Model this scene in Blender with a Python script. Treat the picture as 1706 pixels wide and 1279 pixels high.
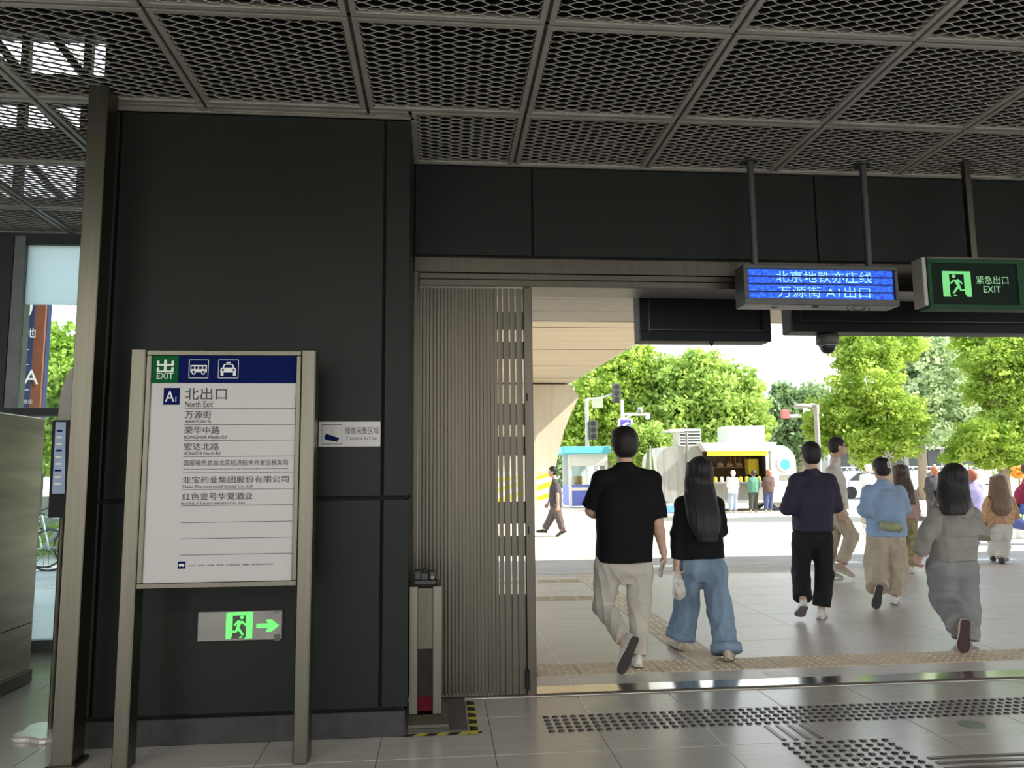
import bpy, math, random
import numpy as np
from mathutils import Vector, Matrix
from math import sin, cos, pi, radians, atan2, sqrt

random.seed(7); np.random.seed(7)
for o in list(bpy.data.objects): bpy.data.objects.remove(o)
SC = bpy.context.scene
COL = SC.collection

# ------------------------------------------------------------------ camera
FP, WP, HP = 1281.0, 1706, 1279
EYE = 1.45
YAW, PIT, ROL = radians(5.3), radians(6.7), radians(.55)
fw = np.array([sin(YAW)*cos(PIT), cos(YAW)*cos(PIT), sin(PIT)])
_r = np.array([cos(YAW), -sin(YAW), 0.0]); _u = np.cross(_r, fw)
rt = _r*cos(ROL) - _u*sin(ROL); up = _u*cos(ROL) + _r*sin(ROL)
cam = bpy.data.cameras.new('camera'); camo = bpy.data.objects.new('camera', cam); COL.objects.link(camo)
cam.sensor_fit = 'HORIZONTAL'; cam.sensor_width = 36; cam.lens = 36*FP/WP
cam.clip_start = .05; cam.clip_end = 2000
m = Matrix(((rt[0], up[0], -fw[0], 0), (rt[1], up[1], -fw[1], 0), (rt[2], up[2], -fw[2], EYE), (0, 0, 0, 1)))
camo.matrix_world = m
SC.camera = camo

# ------------------------------------------------------------------ light
SC.view_settings.view_transform = 'Standard'; SC.view_settings.look = 'None'
SC.view_settings.gamma = 1; SC.view_settings.use_curve_mapping = False
SC.view_settings.exposure = 0.4
w = bpy.data.worlds.new('world'); SC.world = w; w.use_nodes = True
nt = w.node_tree; nt.nodes.clear()
wo = nt.nodes.new('ShaderNodeOutputWorld'); bg = nt.nodes.new('ShaderNodeBackground')
tc = nt.nodes.new('ShaderNodeTexCoord'); sp = nt.nodes.new('ShaderNodeSeparateXYZ'); cr = nt.nodes.new('ShaderNodeValToRGB')
cr.color_ramp.elements[0].position = 0.0; cr.color_ramp.elements[0].color = (1.0, .985, .95, 1)
cr.color_ramp.elements[1].position = .7; cr.color_ramp.elements[1].color = (.62, .80, 1.0, 1)
nt.links.new(tc.outputs['Generated'], sp.inputs[0]); nt.links.new(sp.outputs[2], cr.inputs[0])
nt.links.new(cr.outputs[0], bg.inputs[0]); nt.links.new(bg.outputs[0], wo.inputs[0])
bg.inputs[1].default_value = 2.1
sun = bpy.data.lights.new('sun', 'SUN'); suno = bpy.data.objects.new('sun', sun); COL.objects.link(suno)
sun.energy = 8.2; sun.angle = radians(.8); sun.color = (1.0, .93, .80)
SUNV = Vector((.90, -.33, .80)).normalized()
suno.rotation_euler = SUNV.to_track_quat('Z', 'Y').to_euler()

for lx in (-5, 0, 5, 10, 15):          # added fill lamps, unseen behind the viewer, to brighten the floor
    for ly in (-5, -1.5):
        a_ = bpy.data.lights.new('fill_lamp', 'AREA'); a_.shape = 'RECTANGLE'; a_.size = 2.4; a_.size_y = .25; a_.energy = 90; a_.color = (1, .97, .90)
        ao = bpy.data.objects.new('fill_lamp', a_); COL.objects.link(ao); ao.location = (lx, ly, 3.6)
def ray(x, y): return fw*FP + rt*(x-WP/2) - up*(y-HP/2)
def at(x, y, Y):            # the point at distance Y whose picture is at x, y
    d = ray(x, y); t = Y/d[1]; return Vector((d[0]*t, Y, EYE+d[2]*t))
def proj(p):
    q = np.array(p, float)-np.array((0, 0, EYE)); z = q@fw; return WP/2+FP*(q@rt)/z, HP/2-FP*(q@up)/z
def floor_row(x, Y):        # picture row of the floor at distance Y
    return proj(on(x, 900)*0+Vector((at(x, 850, Y).x, Y, 0)))[1]
def on(x, y, z=0.0):        # the point at height z
    d = ray(x, y); t = (z-EYE)/d[2]; return Vector((d[0]*t, d[1]*t, z))

# ------------------------------------------------------------------ materials
def mat(name, col, rough=.6, metal=0., var=.12, scale=8., bump=0., bscale=60., stretch=(1, 1, 1), emit=0., trans=0., alpha=1., spec=.5, col2=None, sheen=0.):
    M = bpy.data.materials.new(name); M.use_nodes = True
    n = M.node_tree; b = n.nodes['Principled BSDF']
    b.inputs['Roughness'].default_value = rough; b.inputs['Metallic'].default_value = metal
    b.inputs['Specular IOR Level'].default_value = spec
    c = tuple(col)+(1,)
    b.inputs['Base Color'].default_value = c
    M.diffuse_color = c
    tcn = n.nodes.new('ShaderNodeTexCoord'); mp = n.nodes.new('ShaderNodeMapping'); mp.inputs['Scale'].default_value = stretch
    n.links.new(tcn.outputs['Object'], mp.inputs[0])
    if var > 0 or col2:
        no = n.nodes.new('ShaderNodeTexNoise'); no.inputs['Scale'].default_value = scale; no.inputs['Detail'].default_value = 4
        n.links.new(mp.outputs[0], no.inputs[0])
        r = n.nodes.new('ShaderNodeValToRGB')
        r.color_ramp.elements[0].position = .3; r.color_ramp.elements[1].position = .7
        if col2: r.color_ramp.elements[0].color = c; r.color_ramp.elements[1].color = tuple(col2)+(1,)
        else:
            r.color_ramp.elements[0].color = tuple(max(0, v*(1-var)) for v in col)+(1,)
            r.color_ramp.elements[1].color = tuple(min(1, v*(1+var)) for v in col)+(1,)
        n.links.new(no.outputs['Fac'], r.inputs[0]); n.links.new(r.outputs[0], b.inputs['Base Color'])
    if bump > 0:
        n2 = n.nodes.new('ShaderNodeTexNoise'); n2.inputs['Scale'].default_value = bscale; n2.inputs['Detail'].default_value = 3
        n.links.new(mp.outputs[0], n2.inputs[0])
        bp = n.nodes.new('ShaderNodeBump'); bp.inputs['Strength'].default_value = bump; bp.inputs['Distance'].default_value = .01
        n.links.new(n2.outputs['Fac'], bp.inputs['Height']); n.links.new(bp.outputs[0], b.inputs['Normal'])
    if emit > 0:
        b.inputs['Emission Color'].default_value = c; b.inputs['Emission Strength'].default_value = emit
    if trans > 0: b.inputs['Transmission Weight'].default_value = trans
    if sheen > 0: b.inputs['Sheen Weight'].default_value = sheen
    b.inputs['Alpha'].default_value = alpha
    return M

def leafmat(name, c1, c2, tr=.5):
    M = bpy.data.materials.new(name); M.use_nodes = True; n = M.node_tree
    b = n.nodes['Principled BSDF']; out = n.nodes['Material Output']
    b.inputs['Roughness'].default_value = .55
    tcn = n.nodes.new('ShaderNodeTexCoord'); no = n.nodes.new('ShaderNodeTexNoise'); no.inputs['Scale'].default_value = 1.6; no.inputs['Detail'].default_value = 6
    n.links.new(tcn.outputs['Object'], no.inputs[0])
    r = n.nodes.new('ShaderNodeValToRGB'); r.color_ramp.elements[0].position = .38; r.color_ramp.elements[1].position = .62
    r.color_ramp.elements[0].color = tuple(c1)+(1,); r.color_ramp.elements[1].color = tuple(c2)+(1,)
    n.links.new(no.outputs['Fac'], r.inputs[0]); n.links.new(r.outputs[0], b.inputs['Base Color'])
    t = n.nodes.new('ShaderNodeBsdfTranslucent'); n.links.new(r.outputs[0], t.inputs[0])
    mx = n.nodes.new('ShaderNodeMixShader'); mx.inputs[0].default_value = tr
    n.links.new(b.outputs[0], mx.inputs[1]); n.links.new(t.outputs[0], mx.inputs[2]); n.links.new(mx.outputs[0], out.inputs[0])
    M.diffuse_color = tuple(c2)+(1,)
    return M

def glassmat(name, col=(.85, .93, .92), refl=.08, tint=1.0):   # thin glass: straight see-through with a surface reflection
    M = bpy.data.materials.new(name); M.use_nodes = True; n = M.node_tree; n.nodes.clear()
    o = n.nodes.new('ShaderNodeOutputMaterial'); t = n.nodes.new('ShaderNodeBsdfTransparent'); t.inputs[0].default_value = tuple(col)+(1,)
    g = n.nodes.new('ShaderNodeBsdfGlossy'); g.inputs['Roughness'].default_value = .03
    f = n.nodes.new('ShaderNodeFresnel'); f.inputs[0].default_value = 1.45
    mx = n.nodes.new('ShaderNodeMixShader'); n.links.new(f.outputs[0], mx.inputs[0]); n.links.new(t.outputs[0], mx.inputs[1]); n.links.new(g.outputs[0], mx.inputs[2])
    n.links.new(mx.outputs[0], o.inputs[0]); return M

STEEL = mat('brushed_steel', (.135, .127, .10), .34, 1., var=.06, scale=3, stretch=(18, 18, .6), bump=.05, bscale=12)
STEEL2 = mat('dull_steel', (.092, .083, .066), .38, .9, var=.10, scale=3, stretch=(14, 14, .5), bump=.04, bscale=12)
STEELH = mat('threshold_steel', (.62, .60, .56), .16, 1., var=.1, scale=4, stretch=(.6, 14, 14))
DKPANEL = mat('dark_panel', (.012, .0145, .012), .42, 0., var=.10, scale=1.2, bump=.02, bscale=30, spec=.15)
GAP = mat('panel_gap', (.004, .004, .004), .9, var=0)
SKIRT = mat('dark_skirting', (.02, .02, .019), .5, var=.4, scale=14)
ALU = mat('ceiling_aluminium', (.34, .325, .285), .45, .25, var=.08)
ALUD = mat('ceiling_groove', (.09, .088, .08), .6, .2)
MESH = mat('expanded_aluminium', (.42, .405, .36), .45, .25, var=.08)
TILE = mat('floor_tile', (.43, .41, .38), .22, var=.06, scale=5, stretch=(.5, 4, 1), bump=.01)
GROUT = mat('floor_grout', (.16, .15, .14), .9)
APRON = mat('apron_stone', (.56, .52, .50), .34, var=.08, scale=4, stretch=(.3, 5, 1), bump=.02)
APRONG = mat('apron_joint', (.30, .27, .25), .9)
TACT = mat('tactile_stone', (.60, .50, .37), .6, var=.12, scale=9)
STUD = mat('black_stud', (.03, .028, .026), .3, .3, var=.2)
BLACK = mat('black_plastic', (.012, .012, .013), .4)
BLACKM = mat('black_metal', (.012, .014, .016), .5, .1, spec=.15)
WHITE = mat('white_paint', (.80, .80, .78), .45, var=.03)
BOARD = mat('sign_white', (.42, .41, .405), .35, var=.01)
NAVY = mat('sign_navy', (.004, .009, .07), .7, var=.02, spec=.04)
GREEN = mat('sign_green', (.006, .085, .026), .7, var=.02, spec=.05)
INK = mat('sign_ink', (.012, .012, .02), .5, var=0)
LEDW = mat('green_glow', (.10, 1.0, .12), .5, var=0, emit=.95)

# ------------------------------------------------------------------ builders
ORG = {}
def org(o): return ORG.get(o.name, Vector((0, 0, 0)))
def tag(o, label=None, cat=None, group=None, kind=None):
    if label: o['label'] = label
    if cat: o['category'] = cat
    if group: o['group'] = group
    if kind: o['kind'] = kind
    return o
def thing(name, label, cat, loc=(0, 0, 0), group=None, rz=0, kind=None):
    o = bpy.data.objects.new(name, None); COL.objects.link(o); o.location = loc; o.rotation_euler = (0, 0, rz)
    o.empty_display_size = .1
    ORG[o.name] = Vector(loc)
    return tag(o, label, cat, group, kind)
def link(name, me, parent=None, loc=(0, 0, 0), origin=None):
    o = bpy.data.objects.new(name, me); COL.objects.link(o); o.location = loc
    if parent is not None:
        o.parent = parent; ORG[o.name] = org(parent)
    else: ORG[o.name] = Vector(origin if origin is not None else loc)
    return o

class MB:
    def __init__(s): s.v = []; s.f = []
    def add(s, vs, fs):
        n = len(s.v); s.v += [tuple(v) for v in vs]; s.f += [tuple(i+n for i in f) for f in fs]; return s
    def box(s, x0, x1, y0, y1, z0, z1):
        return s.add([(x0, y0, z0), (x1, y0, z0), (x1, y1, z0), (x0, y1, z0), (x0, y0, z1), (x1, y0, z1), (x1, y1, z1), (x0, y1, z1)],
                     [(0, 3, 2, 1), (4, 5, 6, 7), (0, 1, 5, 4), (1, 2, 6, 5), (2, 3, 7, 6), (3, 0, 4, 7)])
    def cbox(s, x0, x1, y0, y1, z0, z1, c=.003):        # chamfered box
        A = []
        for z, i in ((z0, c), (z0+c, 0), (z1-c, 0), (z1, c)):
            A.append([(x0+i+c, y0+i, z), (x1-i-c, y0+i, z), (x1-i, y0+i+c, z), (x1-i, y1-i-c, z), (x1-i-c, y1-i, z), (x0+i+c, y1-i, z), (x0+i, y1-i-c, z), (x0+i, y0+i+c, z)])
        return s.rings(A)
    def rings(s, A, cap=True):
        n = len(A[0]); vs = [p for r in A for p in r]; fs = []
        for k in range(len(A)-1):
            for i in range(n):
                j = (i+1) % n; fs.append((k*n+i, k*n+j, (k+1)*n+j, (k+1)*n+i))
        if cap: fs.append(tuple(range(n-1, -1, -1))); fs.append(tuple((len(A)-1)*n+i for i in range(n)))
        return s.add(vs, fs)
    def tube(s, pts, r, n=8):
        pts = [Vector(p) for p in pts]; A = []
        rr = r if isinstance(r, (list, tuple)) else [r]*len(pts)
        pa = None
        for i, p in enumerate(pts):
            d = (pts[min(i+1, len(pts)-1)]-pts[max(i-1, 0)]).normalized()
            if pa is None: a = d.orthogonal().normalized()
            else: a = (pa - d*pa.dot(d)).normalized()
            pa = a; b = d.cross(a)
            A.append([p+(a*cos(2*pi*k/n)+b*sin(2*pi*k/n))*rr[i] for k in range(n)])
        return s.rings(A)
    def bar(s, a, b, w, d, upv=(0, 0, 1)):
        a = Vector(a); b = Vector(b); t = (b-a).normalized(); u = Vector(upv)
        if abs(t.dot(u)) > .95: u = Vector((1, 0, 0))
        q = t.cross(u).normalized(); u = q.cross(t)
        A = [[p+q*x*w/2+u*y*d/2 for x, y in ((-1, -1), (1, -1), (1, 1), (-1, 1))] for p in (a, b)]
        return s.rings(A)
    def lathe(s, c, prof, n=20, ax='z'):
        A = []
        for r, h in prof:
            ring = []
            for k in range(n):
                t = 2*pi*k/n; x, y = r*cos(t), r*sin(t)
                ring.append((c[0]+x, c[1]+y, c[2]+h) if ax == 'z' else ((c[0]+x, c[1]+h, c[2]-y) if ax == 'y' else (c[0]+h, c[1]+x, c[2]+y)))
            A.append(ring)
        return s.rings(A)
    def prism(s, pts, y0, y1):      # outline in x, z; facing -y
        a = [(p[0], y0, p[1]) for p in pts]; b = [(p[0], y1, p[1]) for p in pts]; n = len(pts)
        ar = sum(pts[i][0]*pts[(i+1) % n][1]-pts[(i+1) % n][0]*pts[i][1] for i in range(n))
        if ar < 0: a.reverse(); b.reverse()
        return s.add(a+b, [tuple(range(n))]+[tuple(range(2*n-1, n-1, -1))]+[(i, i+n, (i+1) % n+n, (i+1) % n) for i in range(n)])
    def build(s, name, mt, parent=None, smooth=False, origin=None, sub=0):
        v = s.v
        if parent is not None: O = org(parent)
        elif origin is not None: O = Vector(origin)
        else:
            a = np.array(v); O = Vector(((a[:, 0].min()+a[:, 0].max())/2, (a[:, 1].min()+a[:, 1].max())/2, a[:, 2].min()))
        me = bpy.data.meshes.new(name); me.from_pydata([(p[0]-O.x, p[1]-O.y, p[2]-O.z) for p in v], [], s.f); me.update()
        me.materials.append(mt)
        if smooth: me.polygons.foreach_set('use_smooth', [True]*len(me.polygons))
        if parent is not None: return link(name, me, parent)
        return link(name, me, None, O)

def struct(mb, name, mt, **k): return tag(mb.build(name, mt, **k), kind='structure')
def dup(o, loc=None, rz=None, parent=None, label=None, group=None):
    c = o.copy(); COL.objects.link(c); c.parent = parent
    if loc is not None: c.location = loc
    if rz is not None: c.rotation_euler = (0, 0, rz)
    if label: c['label'] = label
    if group: c['group'] = group
    for ch in o.children: dup(ch, parent=c)
    return c

def text(body, mt, parent, x, z, y, h, width=None, bold=.0, name='lettering', ex=.001, align='LEFT', italic=0):
    cu = bpy.data.curves.new('t', 'FONT'); cu.body = body; cu.size = 1.0; cu.offset = bold; cu.resolution_u = 3; cu.shear = italic
    ob = bpy.data.objects.new('t', cu); COL.objects.link(ob)
    bpy.context.view_layer.update()
    me = bpy.data.meshes.new_from_object(ob.evaluated_get(bpy.context.evaluated_depsgraph_get()))
    bpy.data.objects.remove(ob); bpy.data.curves.remove(cu)
    a = np.array([v.co[:] for v in me.vertices])
    if len(a) == 0: return None
    x0, x1, y0, y1 = a[:, 0].min(), a[:, 0].max(), a[:, 1].min(), a[:, 1].max()
    sy = h/(y1-y0); sx = (width/(x1-x0)) if width else sy
    O = org(parent)
    for v in me.vertices:
        v.co = ((v.co.x-x0)*sx+x-O.x, y-ex-O.y, (v.co.y-y0)*sy+z-O.z)
    me.materials.clear(); me.materials.append(mt); me.name = name
    return link(name, me, parent)

def ptext(body, mt, parent, X0, X1, Y0, Y1, Yp, **k):   # box on the picture of a plane y=Yp
    a = at(X0, Y1, Yp); b = at(X1, Y0, Yp)
    return text(body, mt, parent, a.x, a.z, Yp, b.z-a.z, width=b.x-a.x, **k)
# ================================================================== THE SETTING
DY = 5.228; ZC = 3.628; BX0, BX1, BY = -1.93, -.19, 4.55
FY = 7.05                       # the glazed front on the left

# indoor floor: base slab and single tiles
fl = tag(MB().box(-9, 22, -7, 5.22, -.12, -.008).build('floor', GROUT, origin=(0, 0, 0)), kind='structure')
# left wing of the slab up to the glazing
fw2 = MB().box(-9, -1.95, 5.22, FY+.05, -.12, -.008).build('floor_slab', GROUT, fl)
tx0, ty0, TS = .283, 4.19, .611
tcache = {}
def tile(x0, x1, y0, y1, mt, parent, name, h=.0, g=.0017, base=-.02):
    key = (round(x1-x0, 3), round(y1-y0, 3), name)
    if key not in tcache:
        a, b = (x1-x0)/2-g, (y1-y0)/2-g
        mb = MB(); c = .002
        mb.rings([[(-a, -b, base), (a, -b, base), (a, b, base), (-a, b, base)], [(-a, -b, -c), (a, -b, -c), (a, b, -c), (-a, b, -c)],
                  [(-a+c, -b+c, 0), (a-c, -b+c, 0), (a-c, b-c, 0), (-a+c, b-c, 0)]])
        me = bpy.data.meshes.new(name); me.from_pydata(mb.v, [], mb.f); me.materials.append(mt); tcache[key] = me
    o = link(name, tcache[key], parent, ((x0+x1)/2, (y0+y1)/2, h)); return o
for i in range(-13, 18):
    for j in range(-3, 6):
        x0 = tx0+i*TS; y0 = ty0+j*.63; x1 = x0+TS; y1 = y0+.63
        if j >= 1 and x0 > -1.95+.3:
            y1 = min(y1, 5.22)
            if y0 > 5.2: continue
        if y1 > FY: y1 = FY
        if y0 >= FY-.02: continue
        if x0 > BX0-.1 and x1 < BX1+.1 and y0 > BY+.05: continue
        tile(x0, x1, y0, y1, TILE, fl, 'floor_tile')
MB().box(-9, 22, -7, ty0-3*.63, -.01, 0).build('floor_field', TILE, fl)

# dark panelled column block
wl = tag(MB().box(-2.02, BX1-.02, BY+.03, FY+.2, 0, 6.2).build('wall_left', GAP, origin=(0, 0, 0)), kind='structure')
def panel(x0, x1, z0, z1, y, parent, mt=DKPANEL, name='wall_panel', t=.028):
    return MB().cbox(x0, x1, y, y+t, z0, z1, .003).build(name, mt, parent)
xs = [(-2.02, -1.905), (-1.888, -.349), (-.333, BX1)]
for x0, x1 in xs:
    panel(x0, x1, .155, 1.312, BY, wl); panel(x0, x1, 1.332, ZC-.012, BY, wl)
for y0, y1 in ((BY+.03, 5.2),):   # side facing the gate
    for z0, z1 in ((.155, 1.312), (1.332, ZC-.012)):
        MB().cbox(BX1-.03, BX1, y0, y1, z0, z1, .003).build('wall_panel', DKPANEL, wl)
for z0, z1 in ((.155, 1.312), (1.332, ZC)):
    MB().cbox(-2.035, -2.02, BY+.03, FY, z0, z1, .003).build('wall_panel', DKPANEL, wl)
tag(MB().cbox(-2.02, BX1-.01, BY-.012, BY+.03, 0, .14, .004).build('baseboard_left', SKIRT), kind='structure')

# header wall over the doorway
wb = tag(MB().box(BX1-.1, 26, DY+.02, DY+.32, 2.955, 6.2).build('wall_back', GAP, origin=(0, 0, 0)), kind='structure')
hx = [BX1+.003, .640, 2.735, 4.83, 6.92, 9.0, 26]
for a, b in zip(hx[:-1], hx[1:]):
    panel(a+.006, b-.006, 2.972, 3.612, DY, wb)
# steel door surround
dr = thing('door_1', None, None, (BX1, DY, 0), kind='structure')
MB().cbox(-.186, 26, DY-.012, DY+.30, 2.845, 2.952, .003).build('header_beam', STEEL2, dr)
MB().cbox(-.15, 26, DY-.004, DY+.29, 2.800, 2.842, .003).build('header_track', STEEL2, dr)
MB().cbox(-.15, 26, DY-.008, DY+.30, 2.750, 2.797, .003).build('header_track', STEEL2, dr)
MB().cbox(-.188, -.158, DY-.02, DY+.3, 0, 2.845, .003).build('door_post', STEEL2, dr)
struct(MB().cbox(-.186, 22, DY-.005, DY+.018, .0, .012, .002), 'trim_1', STEEL2)
struct(MB().cbox(-.186, 22, DY+.02, DY+.21, -.01, .006, .002), 'trim_2', STEELH)

# ceiling of expanded-metal panels
ce = thing('ceiling', None, None, (0, 0, 0), kind='structure')
GX = [-1.39+.95*k for k in range(-7, 9)]
GYs = [4.447-.95*3, 4.447-.95*2, 3.497, 4.447]
def mesh_panel(x0, x1, y0, y1, keep=lambda x, y: True, parent=ce, cache={}):
    w_, d_ = x1-x0, y1-y0
    cx, cy = (x0+x1)/2, (y0+y1)/2
    key = (round(w_, 3), round(d_, 3))
    usekeep = keep(x0, y0) and keep(x1, y1) and keep(x0, y1) and keep(x1, y0)
    if usekeep and key in cache:
        me, fr = cache[key]
    else:
        F = .034; LW, SW = .136, .053
        V = []; Fc = []
        def strand(ax, ay, bx, by):
            if not keep(cx+(ax+bx)/2, cy+(ay+by)/2): return
            lim = w_/2-F; lid = d_/2-F
            if abs(ay) > lid and abs(by) > lid: return
            if abs(ax) > lim and abs(bx) > lim: return
            ax, bx = max(-lim, min(lim, ax)), max(-lim, min(lim, bx))
            ay, by = max(-lid, min(lid, ay)), max(-lid, min(lid, by))
            n = len(V); hw, dz, th = .0105, .0095, .0016
            for (px, py_) in ((ax, ay), (bx, by)):
                V.append((px, py_-hw, -dz)); V.append((px, py_+hw, dz)); V.append((px, py_+hw+th, dz-th)); V.append((px, py_-hw+th, -dz-th))
            for i in range(4):
                j = (i+1) % 4; Fc.append((n+i, n+j, n+4+j, n+4+i))
        ni = int(w_/LW)+2; nj = int(d_/SW)+2
        for j in range(-nj, nj+1):
            for i in range(-ni, ni+1):
                X = (i+(.5 if j % 2 else 0))*LW; Yv = j*SW/2
                if abs(X) > w_/2+LW or abs(Yv) > d_/2+SW: continue
                bl = .012
                strand(X-bl, Yv, X+bl, Yv)
                strand(X+bl, Yv, X+LW/2-bl, Yv+SW/2); strand(X+bl, Yv, X+LW/2-bl, Yv-SW/2)
        me = bpy.data.meshes.new('mesh_panel'); me.from_pydata(V, [], Fc); me.materials.append(MESH)
        fb = MB(); g = .010; f = .028
        X0, X1, Y0, Y1 = -w_/2+g, w_/2-g, -d_/2+g, d_/2-g
        fb.box(X0, X1, Y0, Y0+f, -.016, .014); fb.box(X0, X1, Y1-f, Y1, -.016, .014)
        fb.box(X0, X0+f, Y0+f, Y1-f, -.016, .014); fb.box(X1-f, X1, Y0+f, Y1-f, -.016, .014)
        fr = bpy.data.meshes.new('panel_frame'); fr.from_pydata(fb.v, [], fb.f); fr.materials.append(ALU)
        if usekeep: cache[key] = (me, fr)
    p = link('mesh_panel', me, parent, (cx, cy, ZC+.012)); link('panel_frame', fr, p)
def inbox(x, y): return not (BX0-.09 < x < BX1+.0 and y > BY+.0)
for a, b in zip(GX[:-1], GX[1:]):
    for c, d in zip(GYs[:-1], GYs[1:]): mesh_panel(a, b, c, d)
    if a > -.5+.2: mesh_panel(a, b, GYs[-1], DY-.006)
for a in (-.44,): mesh_panel(BX1+.0, .51, GYs[-1], DY-.006)
for a, b in ((-1.39, -.44), (-.44, BX1), (-1.93, -1.39)): mesh_panel(a, b, GYs[-1], BY-.004)
gl = [4.447, 5.397, 6.347, FY-.02]
for a, b in [(x, x+.95) for x in GX if x+.95 < -2.3]+[(-2.34, -2.02)]:
    for c, d in zip(gl[:-1], gl[1:]): mesh_panel(a, b, c, d)
gb = MB()
for x in GX: gb.box(x-.012, x+.012, 1.6, (4.5 if -2 < x < -.3 else (DY if x > -.3 else FY)), ZC+.012, ZC+.04)
for y in GYs[:-1]+[4.447]: gb.box(GX[0], GX[-1], y-.010, y+.010, ZC+.012, ZC+.04)
for y in gl[1:]: gb.box(GX[0], -2.02, y-.010, y+.010, ZC+.012, ZC+.04)
gb.build('grid_rail', ALUD, ce)
tb = MB(); tb.box(BX0-.09, BX1+.03, BY-.022, BY-.001, ZC-.006, ZC+.02); tb.box(BX1+.001, BX1+.024, BY-.022, DY-.004, ZC-.006, ZC+.02); tb.box(BX1+.024, 9, DY-.026, DY-.002, ZC-.006, ZC+.02)
struct(tb, 'trim_3', ALU)
# solid ceiling and roof over the parts behind the camera, the void above the mesh
struct(MB().box(-9, 22, -7, 1.6, ZC, ZC+.1), 'ceiling_slab', mat('plain_ceiling', (.35, .35, .33), .7))
rf = struct(MB().box(-9, 26, -7, FY+.3, 6.2, 6.4), 'roof', GAP)
VOID = mat('void_black', (.012, .012, .012), .9)
struct(MB().box(-9, 22, 1.2, 1.6, ZC+.1, 6.2), 'void_wall', VOID)
# structure beams in the void
DUCT = mat('duct_grey', (.06, .06, .06), .7)
vb = MB()
for yy in (2.6, 4.2): vb.box(-9, 9, yy, yy+.12, 5.3, 5.9)
for xx in (-.9, 1.6, 4.3): vb.box(xx, xx+.25, 1.6, 5.2, 4.6, 4.9)
struct(vb, 'void_beams', DUCT)

# ------------------------------------------------------------------ left glazing
GLASS = glassmat('window_glass')
w1 = thing('window_1', None, None, (-4, FY, 0), kind='structure')
MULL = mat('mullion_grey', (.20, .22, .22), .4, .4)
DMULL = mat('mullion_dark', (.035, .04, .042), .45, .3)
xl, xr = -8.0, -1.96
for x0, x1, mt in ((at(0, 600, FY).x-.10, at(14, 600, FY).x, DMULL), (at(16, 600, FY).x, at(34, 600, FY).x, MULL), (-5.7, -5.55, MULL), (-7.4, -7.25, MULL)):
    MB().box(x0, x1, FY-.04, FY+.1, 0, 3.6).build('mullion', mt, w1)
MB().box(xl, xr, FY-.05, FY+.08, 1.995, 2.062).build('transom', DMULL, w1)
MB().box(xl, xr, FY-.03, FY+.05, 0, .10).build('sill', MULL, w1)
MB().box(xl, xr, FY-.03, FY+.05, 3.53, 3.64).build('head', DMULL, w1)
FROST = mat('frosted_glass', (.80, .84, .88), .6, var=.05, scale=2, trans=.0)
fr_ = MB(); 
n_ = FROST.node_tree; tl_ = n_.nodes.new('ShaderNodeBsdfTranslucent'); tl_.inputs[0].default_value = (.92, .95, .97, 1)
mx_ = n_.nodes.new('ShaderNodeMixShader'); mx_.inputs[0].default_value = .8
n_.links.new(n_.nodes['Principled BSDF'].outputs[0], mx_.inputs[1]); n_.links.new(tl_.outputs[0], mx_.inputs[2]); n_.links.new(mx_.outputs[0], n_.nodes['Material Output'].inputs[0])
MB().box(at(34, 600, FY).x, xr, FY+.01, FY+.02, at(80, 507, FY).z, 3.53).build('frosted_pane', FROST, w1)
for x0, x1 in ((at(34, 600, FY).x, xr), (-5.55, at(0, 600, FY).x-.1), (-7.25, -5.7)):
    MB().box(x0, x1, FY+.0, FY+.008, 2.062, 3.53).build('pane', GLASS, w1)
    MB().box(x0, x1, FY+.0, FY+.008, .10, 1.995).build('pane', GLASS, w1)
# clerestory above the ceiling with its lattice
cl = thing('window_2', None, None, (-4, FY, ZC), kind='structure')
cb = MB()
X1c = -2.62
for z0, z1 in ((ZC+.02, 3.97), (4.33, 4.62), (4.90, 5.15), (5.54, 6.2)): cb.box(-9, X1c, FY, FY+.15, z0, z1)
cb.box(X1c, -1.96, FY, FY+.15, ZC+.02, 6.2)
cb.build('solid_band', DUCT, cl)
lb = MB()
for k in range(12):
    x = -3.21-.54*k+.0
    lb.box(x-.035, x+.035, FY-.12, FY-.06, ZC+.05, 6.2)
    lb.bar((x-.54, FY-.09, 5.75), (x, FY-.09, 5.05), .07, .06, (0, 1, 0))
    lb.bar((x-.54, FY-.09, 4.95), (x, FY-.09, 4.35), .06, .06, (0, 1, 0))
    lb.bar((x-.54, FY-.09, 4.35), (x, FY-.09, 3.75), .05, .06, (0, 1, 0))
lb.bar((-3.21, FY-.09, 5.75), (-2.75, FY-.09, 5.1), .10, .06, (0, 1, 0)); lb.box(-2.90, -2.79, FY-.12, FY-.06, ZC+.05, 6.2)
lb.build('lattice', DUCT, cl)
struct(MB().box(-9.1, -9, -7, FY+.2, 0, 6.2), 'wall_far_left', mat('hall_wall', (.32, .31, .29), .6))

# stainless post in front of the column
MB_p = thing('steel_post', 'tall square stainless steel post rising to the ceiling left of the dark column', 'post', (-1.93, 4.2, 0))
b0 = at(90, 1250, 4.12).x; b1 = at(136, 1250, 4.12).x
MB().cbox(at(84, 1261, 4.25).x, at(120, 1261, 4.25).x, 4.25, 4.39, 0, ZC-.004, .004).build('shaft', STEEL, MB_p)
MB().cbox(at(84, 1261, 4.25).x-.02, at(120, 1261, 4.25).x+.02, 4.235, 4.405, 0, .02, .004).build('base_plate', STEEL2, MB_p)

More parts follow.
